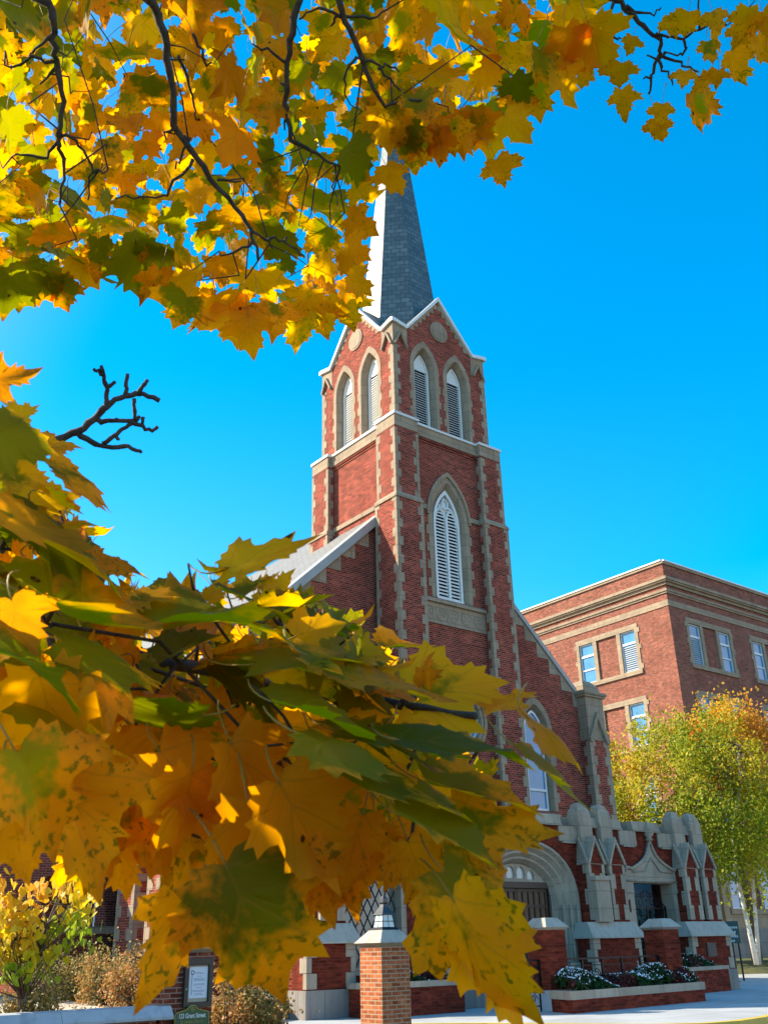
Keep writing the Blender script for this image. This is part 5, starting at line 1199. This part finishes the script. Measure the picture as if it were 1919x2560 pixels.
def up_bough(main, dist, r0, r1, subs, limb_i):
    r0 *= dist/4.6; r1 *= dist/4.6
    paths = []; pts = px_path(main, dist); top = LIMB[limb_i]
    bud_twig(paths, [top, (top+pts[0])/2]+pts, r0*1.4, r1, 3, .0035)
    for sline in subs: bud_twig(paths, px_path(sline, dist), max(r1*1.1, .005), .0024, 3, .004)
    return branch_mesh('bough', paths, MAPLEBARK, maple, 7, .10)
D1, D2, D3, D4, D5 = 3.2, 3.15, 3.3, 3.3, 3.6
B1 = up_bough(k7([(625, 0), (655, 60), (680, 150), (700, 300), (725, 520), (790, 620), (880, 740), (970, 860), (1040, 950), (1052, 1010), (1070, 1080)]), D1, .0155, .006,
   [k7(q) for q in ([(800, 660), (760, 710), (700, 780), (680, 822), (590, 815), (480, 825)], [(790, 570), (745, 650), (728, 700)], [(900, 745), (1000, 750)], [(1045, 960), (1110, 990), (1180, 1000), (1240, 1060), (1262, 1070)], [(1048, 1000), (980, 1040), (915, 1060)], [(720, 530), (690, 580)], [(1110, 990), (1130, 1030)], [(1180, 1000), (1195, 985)])], 2)
B2 = up_bough(k7([(215, 20), (222, 90), (226, 200), (232, 280), (265, 420), (245, 560), (240, 600), (266, 660), (262, 740), (248, 850)]), D2, .0125, .0055,
   [k7(q) for q in ([(245, 545), (300, 570), (350, 630), (385, 690), (375, 760), (365, 830)], [(385, 715), (450, 705)], [(228, 255), (130, 235), (70, 280), (20, 270)], [(240, 590), (195, 655), (110, 645), (50, 650)], [(232, 280), (165, 350)], [(228, 140), (150, 200), (120, 240)])], 1)
B3 = up_bough(k7([(1245, -20), (1212, 130), (1190, 260), (1186, 430), (1205, 580), (1290, 620), (1340, 660), (1410, 690)]), D3, .0125, .005,
   [k7(q) for q in ([(1190, 265), (1110, 200), (1040, 180)], [(1190, 430), (1150, 470), (1130, 530)], [(1188, 350), (1160, 345)], [(800, 140), (840, 210), (850, 270), (880, 260)], [(740, 230), (780, 320), (800, 440), (815, 500)], [(1195, 440), (1180, 540)])], 3)
B4 = up_bough(k7([(1398, -20), (1435, 80), (1480, 200), (1530, 320), (1595, 440), (1700, 418), (1760, 420)]), D4, .0125, .005,
   [k7(q) for q in ([(1432, 70), (1540, 75), (1605, 40)], [(1432, 80), (1350, 40), (1290, 45), (1240, 80)], [(1400, 60), (1370, 110)], [(1485, 235), (1570, 280), (1640, 350), (1660, 375)], [(1480, 235), (1432, 290), (1428, 390)], [(1570, 285), (1600, 270), (1655, 300)])], 4)
B5 = up_bough(k8([(1015, -15), (1075, 25), (1130, 85), (1195, 140), (1222, 185), (1208, 240), (1185, 310), (1172, 382)]), D5, .010, .0045,
   [k8(q) for q in ([(1200, 138), (1250, 145), (1312, 155), (1380, 120), (1440, 82), (1490, 105)], [(1312, 155), (1328, 200), (1310, 222), (1240, 212)], [(1222, 225), (1300, 258), (1340, 275), (1375, 292)], [(1210, 240), (1235, 285), (1262, 320), (1268, 348)], [(1030, 5), (1008, 60), (1012, 110), (998, 168), (955, 182), (922, 150)], [(1000, 170), (1032, 232)], [(1080, 22), (1135, 50), (1195, 55), (1222, 30)], [(1185, 310), (1150, 322)], [(955, 182), (958, 215)], [(1240, 212), (1210, 240), (1165, 225)], [(1380, 120), (1375, -10)], [(1012, 110), (1040, 155), (1060, 158)], [(1222, 160), (1245, 150)])], 5)
DD = 1.9; paths = []
main = px_path(kd([(-160, 760), (0, 690), (230, 622), (350, 582), (460, 545), (560, 468), (622, 400), (650, 378), (740, 335), (800, 318), (845, 322), (945, 362)]), DD)
bud_twig(paths, [LOWL[3]]+main, .0085, .0042, 3, .0012)
for q, r0 in (([(632, 390), (632, 340), (638, 280), (615, 220), (600, 150)], .0048), ([(638, 280), (660, 265), (682, 248)], .004), ([(610, 205), (585, 185), (555, 168)], .004), ([(742, 332), (750, 270), (757, 200)], .0042), ([(815, 318), (845, 280), (875, 235)], .004),
              ([(565, 468), (620, 485), (690, 478), (780, 482), (850, 512), (900, 540), (935, 512)], .005), ([(803, 478), (798, 400), (796, 345)], .0036), ([(842, 500), (850, 455)], .0032), ([(690, 478), (685, 465)], .0035), ([(458, 548), (540, 605), (620, 630), (740, 628), (795, 650), (838, 668)], .0052), ([(608, 615), (680, 570), (722, 530), (792, 492), (830, 450)], .0045), ([(690, 575), (700, 592)], .003)):
    bud_twig(paths, px_path(kd(q), DD), r0, .0034, 3, .0012)
deadb = branch_mesh('bare_bough', paths, MAPLEBARK, maple, 7, .14); deadb['label'] = 'bare leafless forked twig against the sky'
# -------- leaves
def leaf_px(S, x, y, ang, Lpx, dist, r, tilt=0.0, face=0.0, roll=0.0, w=1.0, pet=None, petd=None):
    """leaf joint at a pixel; ang = direction of its tip in the picture (deg, 0 right, 90 up); tilt = tip leaning away(+)/towards us; face turns the blade about its midrib; roll>0 lays it flat (seen edge on)"""
    P = at_dist(x, y, dist); v = unit(ray(x, y)); a = R(ang)
    img = RT*math.cos(a)+UP*math.sin(a); img = unit(img-v*(img@v)); Yv = unit(img*math.cos(R(tilt))+v*math.sin(R(tilt)))
    n0 = unit(-v+Yv*(v@Yv)); sd = np.cross(n0, Yv); Nv = n0*math.cos(R(face))+sd*math.sin(R(face))
    L = Lpx*dist/F_PX/max(.35, math.cos(R(tilt)))
    pp = at_dist(*pet, petd or dist) if pet is not None else None
    S.add(P, Yv, Nv, L, r, pp, w)
def rr(green=None, hue=None, spot=None, br=None):
    return (rng.uniform(.1, .95) if hue is None else hue, (rng.random()**1.3) if green is None else green, rng.random() if spot is None else spot, rng.random() if br is None else br)
def poisson(poly, dmin, n, seed):
    g = np.random.default_rng(seed); a = np.array(poly); lo, hi = a.min(0), a.max(0); out = []
    for _ in range(n):
        x, y = g.uniform(lo, hi)
        if inpoly(x, y, poly) and all((x-p[0])**2+(y-p[1])**2 > dmin*dmin for p in out[-4000:]): out.append((x, y))
    return out
UPP = [(-60, -80), (-60, 690), (60, 695), (150, 690), (205, 640), (250, 590), (330, 640), (410, 600), (440, 720), (520, 745), (600, 790), (650, 765), (740, 735), (760, 775), (840, 740), (850, 660), (815, 600), (835, 560), (850, 470), (885, 410), (900, 330), (960, 300), (1030, 325), (1100, 315), (1130, 290), (1200, 285), (1240, 285), (1250, 220), (1330, 210), (1385, 175), (1390, 100), (1430, 40), (1450, -80)]
groups = [(B1, 4.3), (B2, 1.0), (B3, 2.0), (B4, 3.0)]
US = {0: Leaves(), 1: Leaves(), 2: Leaves(), 3: Leaves(), 4: Leaves()}
def bough_of(x, y):
    return 1 if x < 290-.1*y*0 else 0 if x < 640+.25*(y-300)*(y > 300) else 2 if x < 830 else 3
for layer, (d0, d1, dm, sd) in enumerate(((3.3, 3.75, 80, 1), (3.8, 4.5, 70, 2), (4.5, 5.3, 62, 3))):
    for x, y in poisson(UPP, dm, 9000, sd):
        dist = rng.uniform(d0, d1); k = bough_of(x, y); green = np.clip(.42+.30*math.sin(x*.009+layer)+.25*math.sin(y*.012+x*.004)+rng.normal(0, .25), 0, 1) if rng.random() < .85 else rng.random()
        leaf_px(US[k], x, y, -90+rng.normal(0, 38), rng.uniform(.080, .126)*F_PX/dist, dist, rr(green=green*.95, hue=rng.uniform(.05, .9)), rng.normal(10, 28), rng.normal(0, 34), w=rng.uniform(.85, 1.1), pet=(x+rng.normal(0, 22), y-rng.uniform(40, 95)), petd=dist+.05)
# leaves that draw the edge
EDGE = [(985, 262, -95, 95, .4), (1008, 240, -70, 90, .5), (952, 250, -110, 85, .3), (945, 300, -120, 70, .1), (1015, 310, -80, 95, .65), (1062, 325, -95, 90, .5), (1150, 300, -90, 90, .35), (985, 215, -90, 95, .5), (1045, 270, -80, 95, .3), (1180, 280, -75, 100, .4), (920, 330, -130, 70, .1), (62, 660, -95, 110, .75), (28, 690, -100, 90, .8), (92, 680, -85, 95, .7), (150, 690, -80, 85, .55), (200, 640, -60, 90, .15), (247, 600, -90, 90, .6), (340, 610, -85, 120, .85), (395, 620, -95, 90, .6), (400, 675, -110, 90, .3), (470, 740, -115, 95, .55), (530, 750, -95, 85, .35), (575, 770, -80, 100, .05), (620, 790, -85, 95, .05), (690, 760, -95, 85, .4), (752, 765, -90, 115, .6), (800, 760, -80, 90, .2), (850, 740, -75, 90, .35), (868, 690, -40, 80, .2), (860, 620, -25, 80, .3), (870, 545, -30, 75, .2), (880, 470, -20, 75, .2), (965, 415, -60, 75, .0), (1040, 330, -90, 90, .7), (1100, 320, -100, 85, .3), (1128, 300, -85, 80, .4), (1205, 270, -85, 105, .6), (1262, 290, -45, 80, .05), (1330, 190, -80, 105, .5), (1385, 170, -60, 90, .3), (1400, 90, -50, 105, .05), (1470, 60, -70, 110, .0), (1420, 10, -60, 110, .05), (1300, 230, -90, 65, .2)]
for x, y, a, L, gq in EDGE: leaf_px(US[bough_of(x, y)], x, y, a, L, rng.uniform(3.3, 3.7), rr(green=gq, spot=rng.uniform(.2, .8)), rng.normal(0, 15), rng.normal(0, 18), pet=(x+rng.normal(0, 15), y-60), petd=3.75)
for x, y, a, L, gq, px_ in ((1238, 398, -72, 88, .1, (1200, 350)), (1553, 158, -95, 68, .0, (1535, 130)), (1552, 225, -85, 70, .05, (1548, 205)), (1462, 172, -105, 50, .0, (1485, 120)), (1655, 262, -95, 55, .0, (1665, 215)), (1640, 300, -80, 62, .15, (1622, 235)), (1755, 232, -95, 100, .45, (1760, 215)), (1712, 178, -100, 45, .1, (1720, 165)), (1750, 190, -60, 50, .05, (1740, 180)), (1795, 175, -95, 48, .1, (1775, 170)), (1830, 130, -80, 80, .05, (1822, 90)), (1780, 70, -90, 55, .1, (1770, 50)), (1680, 40, -80, 60, .1, (1700, 20)), (1720, 30, -100, 60, .05, (1730, 0)), (1890, 90, -75, 70, .05, (1880, 40)), (1850, 60, -90, 65, .15, (1850, 20)), (1870, 20, -100, 70, .0, (1860, -20)), (1780, 30, -70, 55, .3, (1770, 0)), (1905, 30, -60, 75, .05, (1900, -20)), (1580, 92, -110, 45, .1, (1592, 70)), (1770, 105, -80, 50, .5, (1765, 85))):
    leaf_px(US[4], x, y, a, L*.84, rng.uniform(3.4, 3.7), rr(green=gq, hue=rng.uniform(.5, 1), spot=.75), rng.normal(5, 18), rng.normal(0, 25), pet=px_, petd=3.62)
# unseen leaves added above and sunward, to shade most of what we see
SHADE = Leaves()
sv = np.array(SDIR)
gs_ = np.random.default_rng(99)
for i in range(430):
    x, y = gs_.uniform(-100, 1500), gs_.uniform(-300, 850); P = at_dist(x, y, gs_.uniform(3.3, 4.8))+sv*gs_.uniform(1.6, 3.6)
    SHADE.add(P, unit(gs_.normal(size=3)+np.array([0, 0, -1.2])), unit(gs_.normal(size=3)*.8+sv), gs_.uniform(.10, .15), rr(), None)
for i in range(70):
    x, y = gs_.uniform(-200, 1350), gs_.uniform(1150, 2500); P = at_dist(x, y, gs_.uniform(.9, 1.7))+sv*gs_.uniform(1.3, 3.0)
    SHADE.add(P, unit(gs_.normal(size=3)+np.array([0, 0, -1.2])), unit(gs_.normal(size=3)*.8+sv), gs_.uniform(.10, .15), rr(), None)
for i in range(26):                                        # unseen tuft, added to keep sun off the big leaf at the left edge
    P = at_dist(gs_.uniform(-40, 160), gs_.uniform(1850, 2180), .84)+sv*gs_.uniform(.75, 1.6)
    SHADE.add(P, unit(gs_.normal(size=3)+np.array([0, 0, -1.0])), unit(gs_.normal(size=3)*.5+sv), gs_.uniform(.11, .15), rr(), None)
def visible(P):
    d = P-CAM; z = d@FW
    return z > .05 and abs((d@RT)/z*F_PX) < 1010 and abs((d@UP)/z*F_PX) < 1330
keep = [i for i in range(len(SHADE.p)) if not visible(SHADE.p[i])]
for nm in ('p', 'y', 'n', 'L', 'r', 'pet', 'w'): setattr(SHADE, nm, [getattr(SHADE, nm)[i] for i in keep])
# -------- the low bough right in front of us
LS = Leaves(); paths = []
lowmain = [LOWL[3]]+px_path([(-150, 1430), (120, 1560), (330, 1640), (560, 1690), (800, 1730), (1000, 1760), (1190, 1790)], [1.75, 1.6, 1.5, 1.42, 1.36, 1.3, 1.25])
bud_twig(paths, lowmain, .012, .004, 3, .003)
for q, d in (([(330, 1640), (300, 1610), (285, 1590)], 1.45), ([(330, 1640), (370, 1690), (375, 1740)], 1.45), ([(560, 1690), (610, 1720), (615, 1780)], 1.4), ([(120, 1560), (60, 1450), (0, 1380), (-60, 1330)], 1.55), ([(800, 1730), (900, 1800), (1050, 1860), (1200, 1860)], 1.3), ([(560, 1690), (640, 1850), (760, 1980), (860, 2080)], 1.25), ([(120, 1560), (180, 1760), (300, 1950), (480, 2080), (567, 2150)], 1.2), ([(300, 1950), (200, 2000), (60, 1960)], 1.1), ([(760, 1980), (950, 2080), (1120, 2200)], 1.15), ([(800, 1730), (760, 1620), (700, 1560)], 1.4), ([(1000, 1760), (1040, 1745)], 1.28)):
    bud_twig(paths, px_path(q, d), .0045, .0026, 3, .003)
BL_ = branch_mesh('low_bough', paths, MAPLEBARK, maple, 7, .12)
# hand-placed leaves: x, y, angle, length px, dist, green, hue, spot, tilt, face, width
HP = [
 (567, 2168, -66, 318, .98, .66, .55, .72, 4, 3, 1.05), (490, 2215, -116, 250, 1.0, .35, .55, .9, 4, 8, .62), (1135, 2255, -61, 300, 1.0, .30, .35, .75, 5, -15, .62), (1085, 2240, -80, 258, 1.02, .10, .40, .35, 10, 10, .52), (1195, 2330, -62, 215, 1.05, .12, .35, .35, -5, 25, .9),
 (1140, 2050, -8, 232, 1.1, .45, .40, .70, 15, 35, .85), (1110, 2180, -45, 290, 1.06, .55, .35, .80, 10, 25, .8), (1301, 1876, -33, 218, 1.22, .80, .30, .2, 20, 74, .9), (1320, 1797, -40, 182, 1.22, .05, .45, .2, 15, 66, .9),
 (1041, 1743, 16, 255, 1.3, .45, .0, .1, 5, 40, .9), (1209, 1772, 15, 160, 1.3, .12, .45, .5, 20, 55, 1.0), (1057, 1712, 82, 92, 1.3, .15, .95, .6, 0, 40, .7), (960, 1612, 2, 138, 1.45, .40, .30, .2, 25, 62, 1.0), (829, 1578, 20, 112, 1.45, .10, .4, .3, 15, 62, 1.0),
 (666, 1553, 23, 195, 1.3, .80, .20, .1, 15, 55, .9), (566, 1424, 22, 215, 1.15, .15, .10, .35, -5, 44, .62), (560, 1420, 175, 60, 1.15, .1, .2, .2, 10, 45, .8),
 (70, 1290, -30, 335, 1.1, .85, .4, .5, 12, 58, .8), (-30, 1270, -30, 320, 1.05, .25, .55, .4, 5, 62, .9), (139, 1172, -27, 165, 1.2, .55, .35, .3, 15, 48, .95), (42, 1268, 15, 150, 1.25, .05, .0, .1, 0, 20, 1.0), (100, 1115, -2, 100, 1.3, .45, .4, .4, 10, 50, 1.0), (-40, 950, 8, 120, 1.0, .1, .85, .5, 5, 25, .8), (20, 1075, -12, 110, 1.15, .6, .4, .2, 10, 50, 1.0), (-20, 1060, -25, 175, 1.05, .9, .3, .1, 10, 40, .9), (40, 1055, 40, 70, 1.2, .0, .1, .2, 0, 35, .9),
 (490, 1480, 95, 60, 1.4, .15, .8, .3, 5, 45, .7), (520, 1500, 60, 75, 1.4, .15, .4, .4, 5, 40, .9), (470, 1500, 140, 80, 1.4, .4, .4, .4, 5, 40, .9), (690, 1500, 60, 90, 1.4, .1, .35, .2, 0, 40, .8), (700, 1570, 0, 150, 1.4, .5, .3, .4, 20, 60, 1.0), (600, 1490, 30, 110, 1.4, .7, .3, .2, 10, 55, .9),
 (500, 1790, 185, 280, 1.05, .98, .3, .1, 10, 58, 1.1), (420, 1560, 5, 330, 1.1, .80, .3, .3, 15, 70, 1.0), (150, 1600, -15, 320, 1.0, .78, .35, .55, 15, 60, 1.0), (60, 1480, -20, 360, 1.05, .7, .4, .3, 15, 62, 1.0), (640, 1660, 8, 300, 1.1, .75, .3, .75, 15, 66, 1.0), (770, 1640, -18, 300, 1.08, .55, .35, .5, 15, 60, .8), (700, 1760, -12, 270, 1.02, .95, .3, .1, 10, 70, 1.0), (900, 1720, 5, 210, 1.2, .4, .4, .6, 15, 55, 1.0),
 (1000, 1850, -5, 290, 1.05, .92, .3, .15, 12, 62, 1.0), (880, 1930, -15, 300, .98, .80, .4, .3, 5, 66, .95), (850, 1830, -8, 260, 1.05, .9, .3, .2, 10, 70, 1.0), (760, 1840, -20, 280, .95, .85, .3, .1, 5, 68, 1.0), (1080, 1960, -15, 230, 1.1, .65, .4, .5, 12, 50, .9), (700, 1960, -60, 250, .98, .10, .60, .25, 5, 20, 1.0), (1000, 2040, -25, 280, .95, .88, .35, .3, 5, 58, .9), (830, 2040, -60, 240, 1.0, .2, .65, .4, 5, 20, .9), (905, 2040, -105, 175, 1.08, .15, .55, .6, 5, 15, 1.0), (800, 2130, -80, 150, 1.1, .15, .6, .6, 10, 10, 1.0), (1230, 1950, -20, 190, 1.2, .5, .6, .4, 15, 55, .9),
 (100, 1690, -75, 300, .95, .02, .50, .15, 5, 15, .75), (40, 1880, -62, 275, .84, .50, .62, .95, 5, 25, .85), (160, 1930, -75, 270, .95, .25, .55, .8, 5, 20, .8), (20, 1960, -80, 225, .9, .05, .6, .5, 0, 15, .9), (-20, 1620, -25, 300, .9, .85, .35, .3, 12, 66, 1.0), (250, 1900, -35, 220, 1.1, .1, .6, .3, 5, 25, .9), (330, 1990, -60, 200, 1.12, .15, .55, .5, 8, 20, .9), (240, 2010, -95, 200, 1.1, .55, .4, .85, 5, 15, .9), (400, 1880, -50, 230, 1.05, .05, .65, .3, 8, 30, .9), (480, 1930, -100, 200, 1.05, .2, .5, .2, 8, 25, .9), (200, 2120, -70, 120, 1.25, .6, .3, .5, 5, 10, .8), (290, 2090, -80, 150, 1.15, .1, .55, .5, 5, 25, .8), (330, 2080, -65, 140, 1.2, .2, .5, .6, 5, 40, .7), (440, 2040, -80, 130, 1.3, .75, .3, .3, 5, 20, 1.0), (530, 2020, -45, 210, 1.1, .35, .5, .6, 5, 30, .9), (620, 2010, -80, 240, 1.0, .10, .62, .4, 5, 22, .9), (150, 1760, 185, 180, 1.1, .1, .5, .3, 10, 45, .9), (350, 1780, -10, 250, 1.15, .15, .55, .4, 12, 55, .9), (580, 1860, -60, 230, 1.05, .15, .6, .25, 8, 30, 1.0),
 (30, 1500, -70, 130, .95, .0, .75, .3, 0, 20, 1.0), (60, 2085, -85, 110, 1.0, .2, .55, .4, 5, 20, .9), (60, 1750, -20, 260, .95, .75, .4, .5, 12, 50, 1.0), (855, 2125, -75, 140, 1.15, .1, .55, .5, 5, 15, .9), (700, 2190, -100, 100, 1.15, .2, .5, .6, 5, 15, 1.0), (865, 2118, -80, 150, 1.12, .1, .6, .6, 5, 12, .9), (1020, 2105, -70, 190, 1.1, .15, .55, .7, 5, 12, .9), (935, 2075, -95, 135, 1.14, .1, .65, .5, 5, 10, .9), (975, 2060, -85, 150, 1.2, .35, .5, .4, 5, 12, .95), (800, 2110, -95, 165, 1.12, .15, .6, .7, 5, 12, .9), (1050, 2150, -60, 200, 1.12, .3, .5, .8, 5, 15, .85)]
for x, y, a, L, d, gq, hue, sp_, ti, fa, w_ in HP:
    fa = 90-(90-fa)*.5 if fa >= 45 else fa*1.2
    leaf_px(LS, x, y, a, L, d, (hue, gq*.85, sp_, rng.random()), ti, fa, w=w_, pet=(x-.35*L*math.cos(R(a))+rng.normal(0, 20), y+.35*L*math.sin(R(a))-rng.uniform(10, 60)), petd=d+.06)
LOP = [(-60, 1150), (90, 1230), (180, 1320), (260, 1420), (330, 1490), (430, 1500), (560, 1470), (700, 1480), (790, 1520), (850, 1590), (950, 1620), (1030, 1680), (1080, 1770), (1120, 1850), (1180, 1950), (1200, 2040), (1170, 2080), (1140, 2110), (1080, 2120), (960, 2060), (860, 2040), (740, 2070), (640, 2130), (540, 2100), (440, 2040), (330, 2010), (220, 1980), (120, 1960), (-60, 1960)]
for layer, (d0, d1, dm, sd) in enumerate(((1.15, 1.35, 96, 11), (1.4, 1.7, 88, 12), (1.75, 2.1, 80, 13), (2.1, 2.6, 66, 14))):
    for x, y in poisson(LOP, dm, 7000, sd):
        d = rng.uniform(d0, d1); t = np.clip((y-1500)/600, 0, 1)
        a = rng.choice([rng.normal(-25, 25), rng.normal(-90, 35), rng.normal(200, 25)], p=[.5, .35, .15]) if t < .7 else rng.normal(-80, 35)
        leaf_px(LS, x, y, a, rng.uniform(.070, .115)*F_PX/d, d, rr(green=np.clip(rng.normal(.56-.30*t, .32), 0, 1), hue=rng.uniform(.2, .85)), rng.normal(12, 14), rng.choice([-1, 1], p=[.2, .8])*rng.normal(76-54*t, 8), w=rng.uniform(.85, 1.1), pet=(x-30*math.cos(R(a))+rng.normal(0, 20), y-rng.uniform(20, 70)), petd=d+.05)
def fine_twigs(bough, S, n, reach=.75):
    """thin twigs from the bough to the ends of the leaf stalks"""
    v = np.array([tuple(q.co) for q in bough.data.vertices]); ends = [i for i in range(len(S.pet)) if S.pet[i] is not None]; mb = MB(); k = 0
    for i in rng.permutation(ends):
        e = S.pet[i]-MB0; d = np.linalg.norm(v-e, axis=1); cand = np.where(d < reach)[0]
        if len(cand) == 0: continue
        j = cand[rng.integers(0, len(cand))] if rng.random() < .3 else int(np.argmin(d)); a = v[j]; L = d[j]
        m1 = a+(e-a)*.35+rng.normal(0, .10, 3)*L; m2 = a+(e-a)*.7+rng.normal(0, .10, 3)*L
        mb.tube([a, m1, m2, e], [.0028, .0024, .0020, .0014], 4, 0, True, .1); k += 1
        if k >= n: break
    if mb.f: mb.build('twigs', MAPLEBARK, bough)
# leaves along the top of the spray that catch the sun
for x, y, a, L in ((30, 1290, -10, 130), (95, 1350, 20, 120), (20, 1180, -15, 120), (110, 1235, -30, 110), (330, 1500, 10, 110), (420, 1530, 170, 100), (640, 1530, 15, 130), (740, 1590, 20, 110), (880, 1640, 5, 120), (930, 1690, 25, 110), (1000, 1830, 10, 90), (870, 1800, 15, 90), (560, 1640, 10, 100), (300, 1640, 200, 90), (180, 1500, 10, 100), (60, 1620, 190, 110), (720, 1880, -60, 80), (980, 1950, 5, 80), (1110, 1810, 15, 100), (1150, 1880, -10, 110)):
    P = at_dist(x, y, 1.16); v = unit(ray(x, y)); Yv = unit(RT*math.cos(R(a))+UP*math.sin(R(a))+v*.15); LS.add(P, Yv, unit(np.array(SDIR)*.9-v*.55+rng.normal(0, .2, 3)), L*1.16/F_PX, (rng.uniform(0, .3), rng.uniform(0, .45), .3, rng.random()), at_dist(x-.3*L*math.cos(R(a)), y+40, 1.22))
for x, y in poisson([(-60, 1180), (60, 1200), (150, 1290), (240, 1400), (320, 1480), (330, 1640), (-60, 1640)], 62, 3000, 31):
    leaf_px(LS, x, y, rng.normal(-30, 40), rng.uniform(110, 170), rng.uniform(1.3, 1.9), rr(green=np.clip(rng.normal(.45, .3), 0, 1)), rng.normal(10, 12), rng.normal(62, 12), pet=(x-20, y-rng.uniform(20, 50)), petd=1.6)
CLEAR = ((1108, 1172, 1768, 1832), (905, 1005, 2232, 2420), (1335, 1375, 1905, 2030), (462, 520, 2420, 2520))
def blocks(S, i):                                          # leaves the photograph shows nothing of: they would hang before the lantern, the lancet or the notice
    Yv = unit(S.y[i]); Nv = S.n[i]; Xv = unit(np.cross(Yv, Nv))
    for px, py in ((0, .2), (0, .6), (0, 1.02), (.5, .3), (-.5, .3), (.8, .28), (-.8, .28), (.3, .65), (-.3, .65), (.6, .1), (-.6, .1)):
        d = S.p[i]+S.L[i]*(Xv*px*S.w[i]+Yv*py)-CAM; z = d@FW; x, y = 959.5+F_PX*(d@RT)/z, 1280-F_PX*(d@UP)/z
        for a0, a1, b0, b1 in CLEAR:
            if a0 < x < a1 and b0 < y < b1: return True
    return False
keep = [i for i in range(len(LS.p)) if i in (0, 7, 8, 9, 10) or not blocks(LS, i)]
for nm in ('p', 'y', 'n', 'L', 'r', 'pet', 'w'): setattr(LS, nm, [getattr(LS, nm)[i] for i in keep])
names = {0: B1, 1: B2, 2: B3, 3: B4, 4: B5}
for k, S in US.items(): fine_twigs(names[k], S, 16 if k < 4 else 0); S.build('leaf_cluster', names[k], 40+k)
fine_twigs(BL_, LS, 45, .5)
LS.build('leaf_cluster', BL_, 60)
SHADE.build('leaf_cluster', maple, 61)  # the added out-of-view leaves, there only to cast shade
cd.dof.use_dof = True; cd.dof.focus_distance = 25; cd.dof.aperture_fstop = 20

# ------------------------------------------------------------------ things stand on their own base point
def rebase(o):
    ch = [c for c in o.children]
    bpy.context.view_layer.update()
    pts = [o.matrix_world.inverted() @ (c.matrix_world @ Vector(b)) for c in ch for b in c.bound_box]
    if not pts: return
    lo = Vector([min(p[i] for p in pts) for i in range(3)]); hi = Vector([max(p[i] for p in pts) for i in range(3)]); off = Vector(((lo.x+hi.x)/2, (lo.y+hi.y)/2, lo.z))
    o.location = o.matrix_world @ off
    for c in ch: c.location = c.location-off
for o in list(D.objects):
    if o.type == 'EMPTY' and not o.parent and o.name.split('.')[0] in ('low_wall', 'flower_planter', 'castellated_porch', 'stone_steps'): rebase(o)
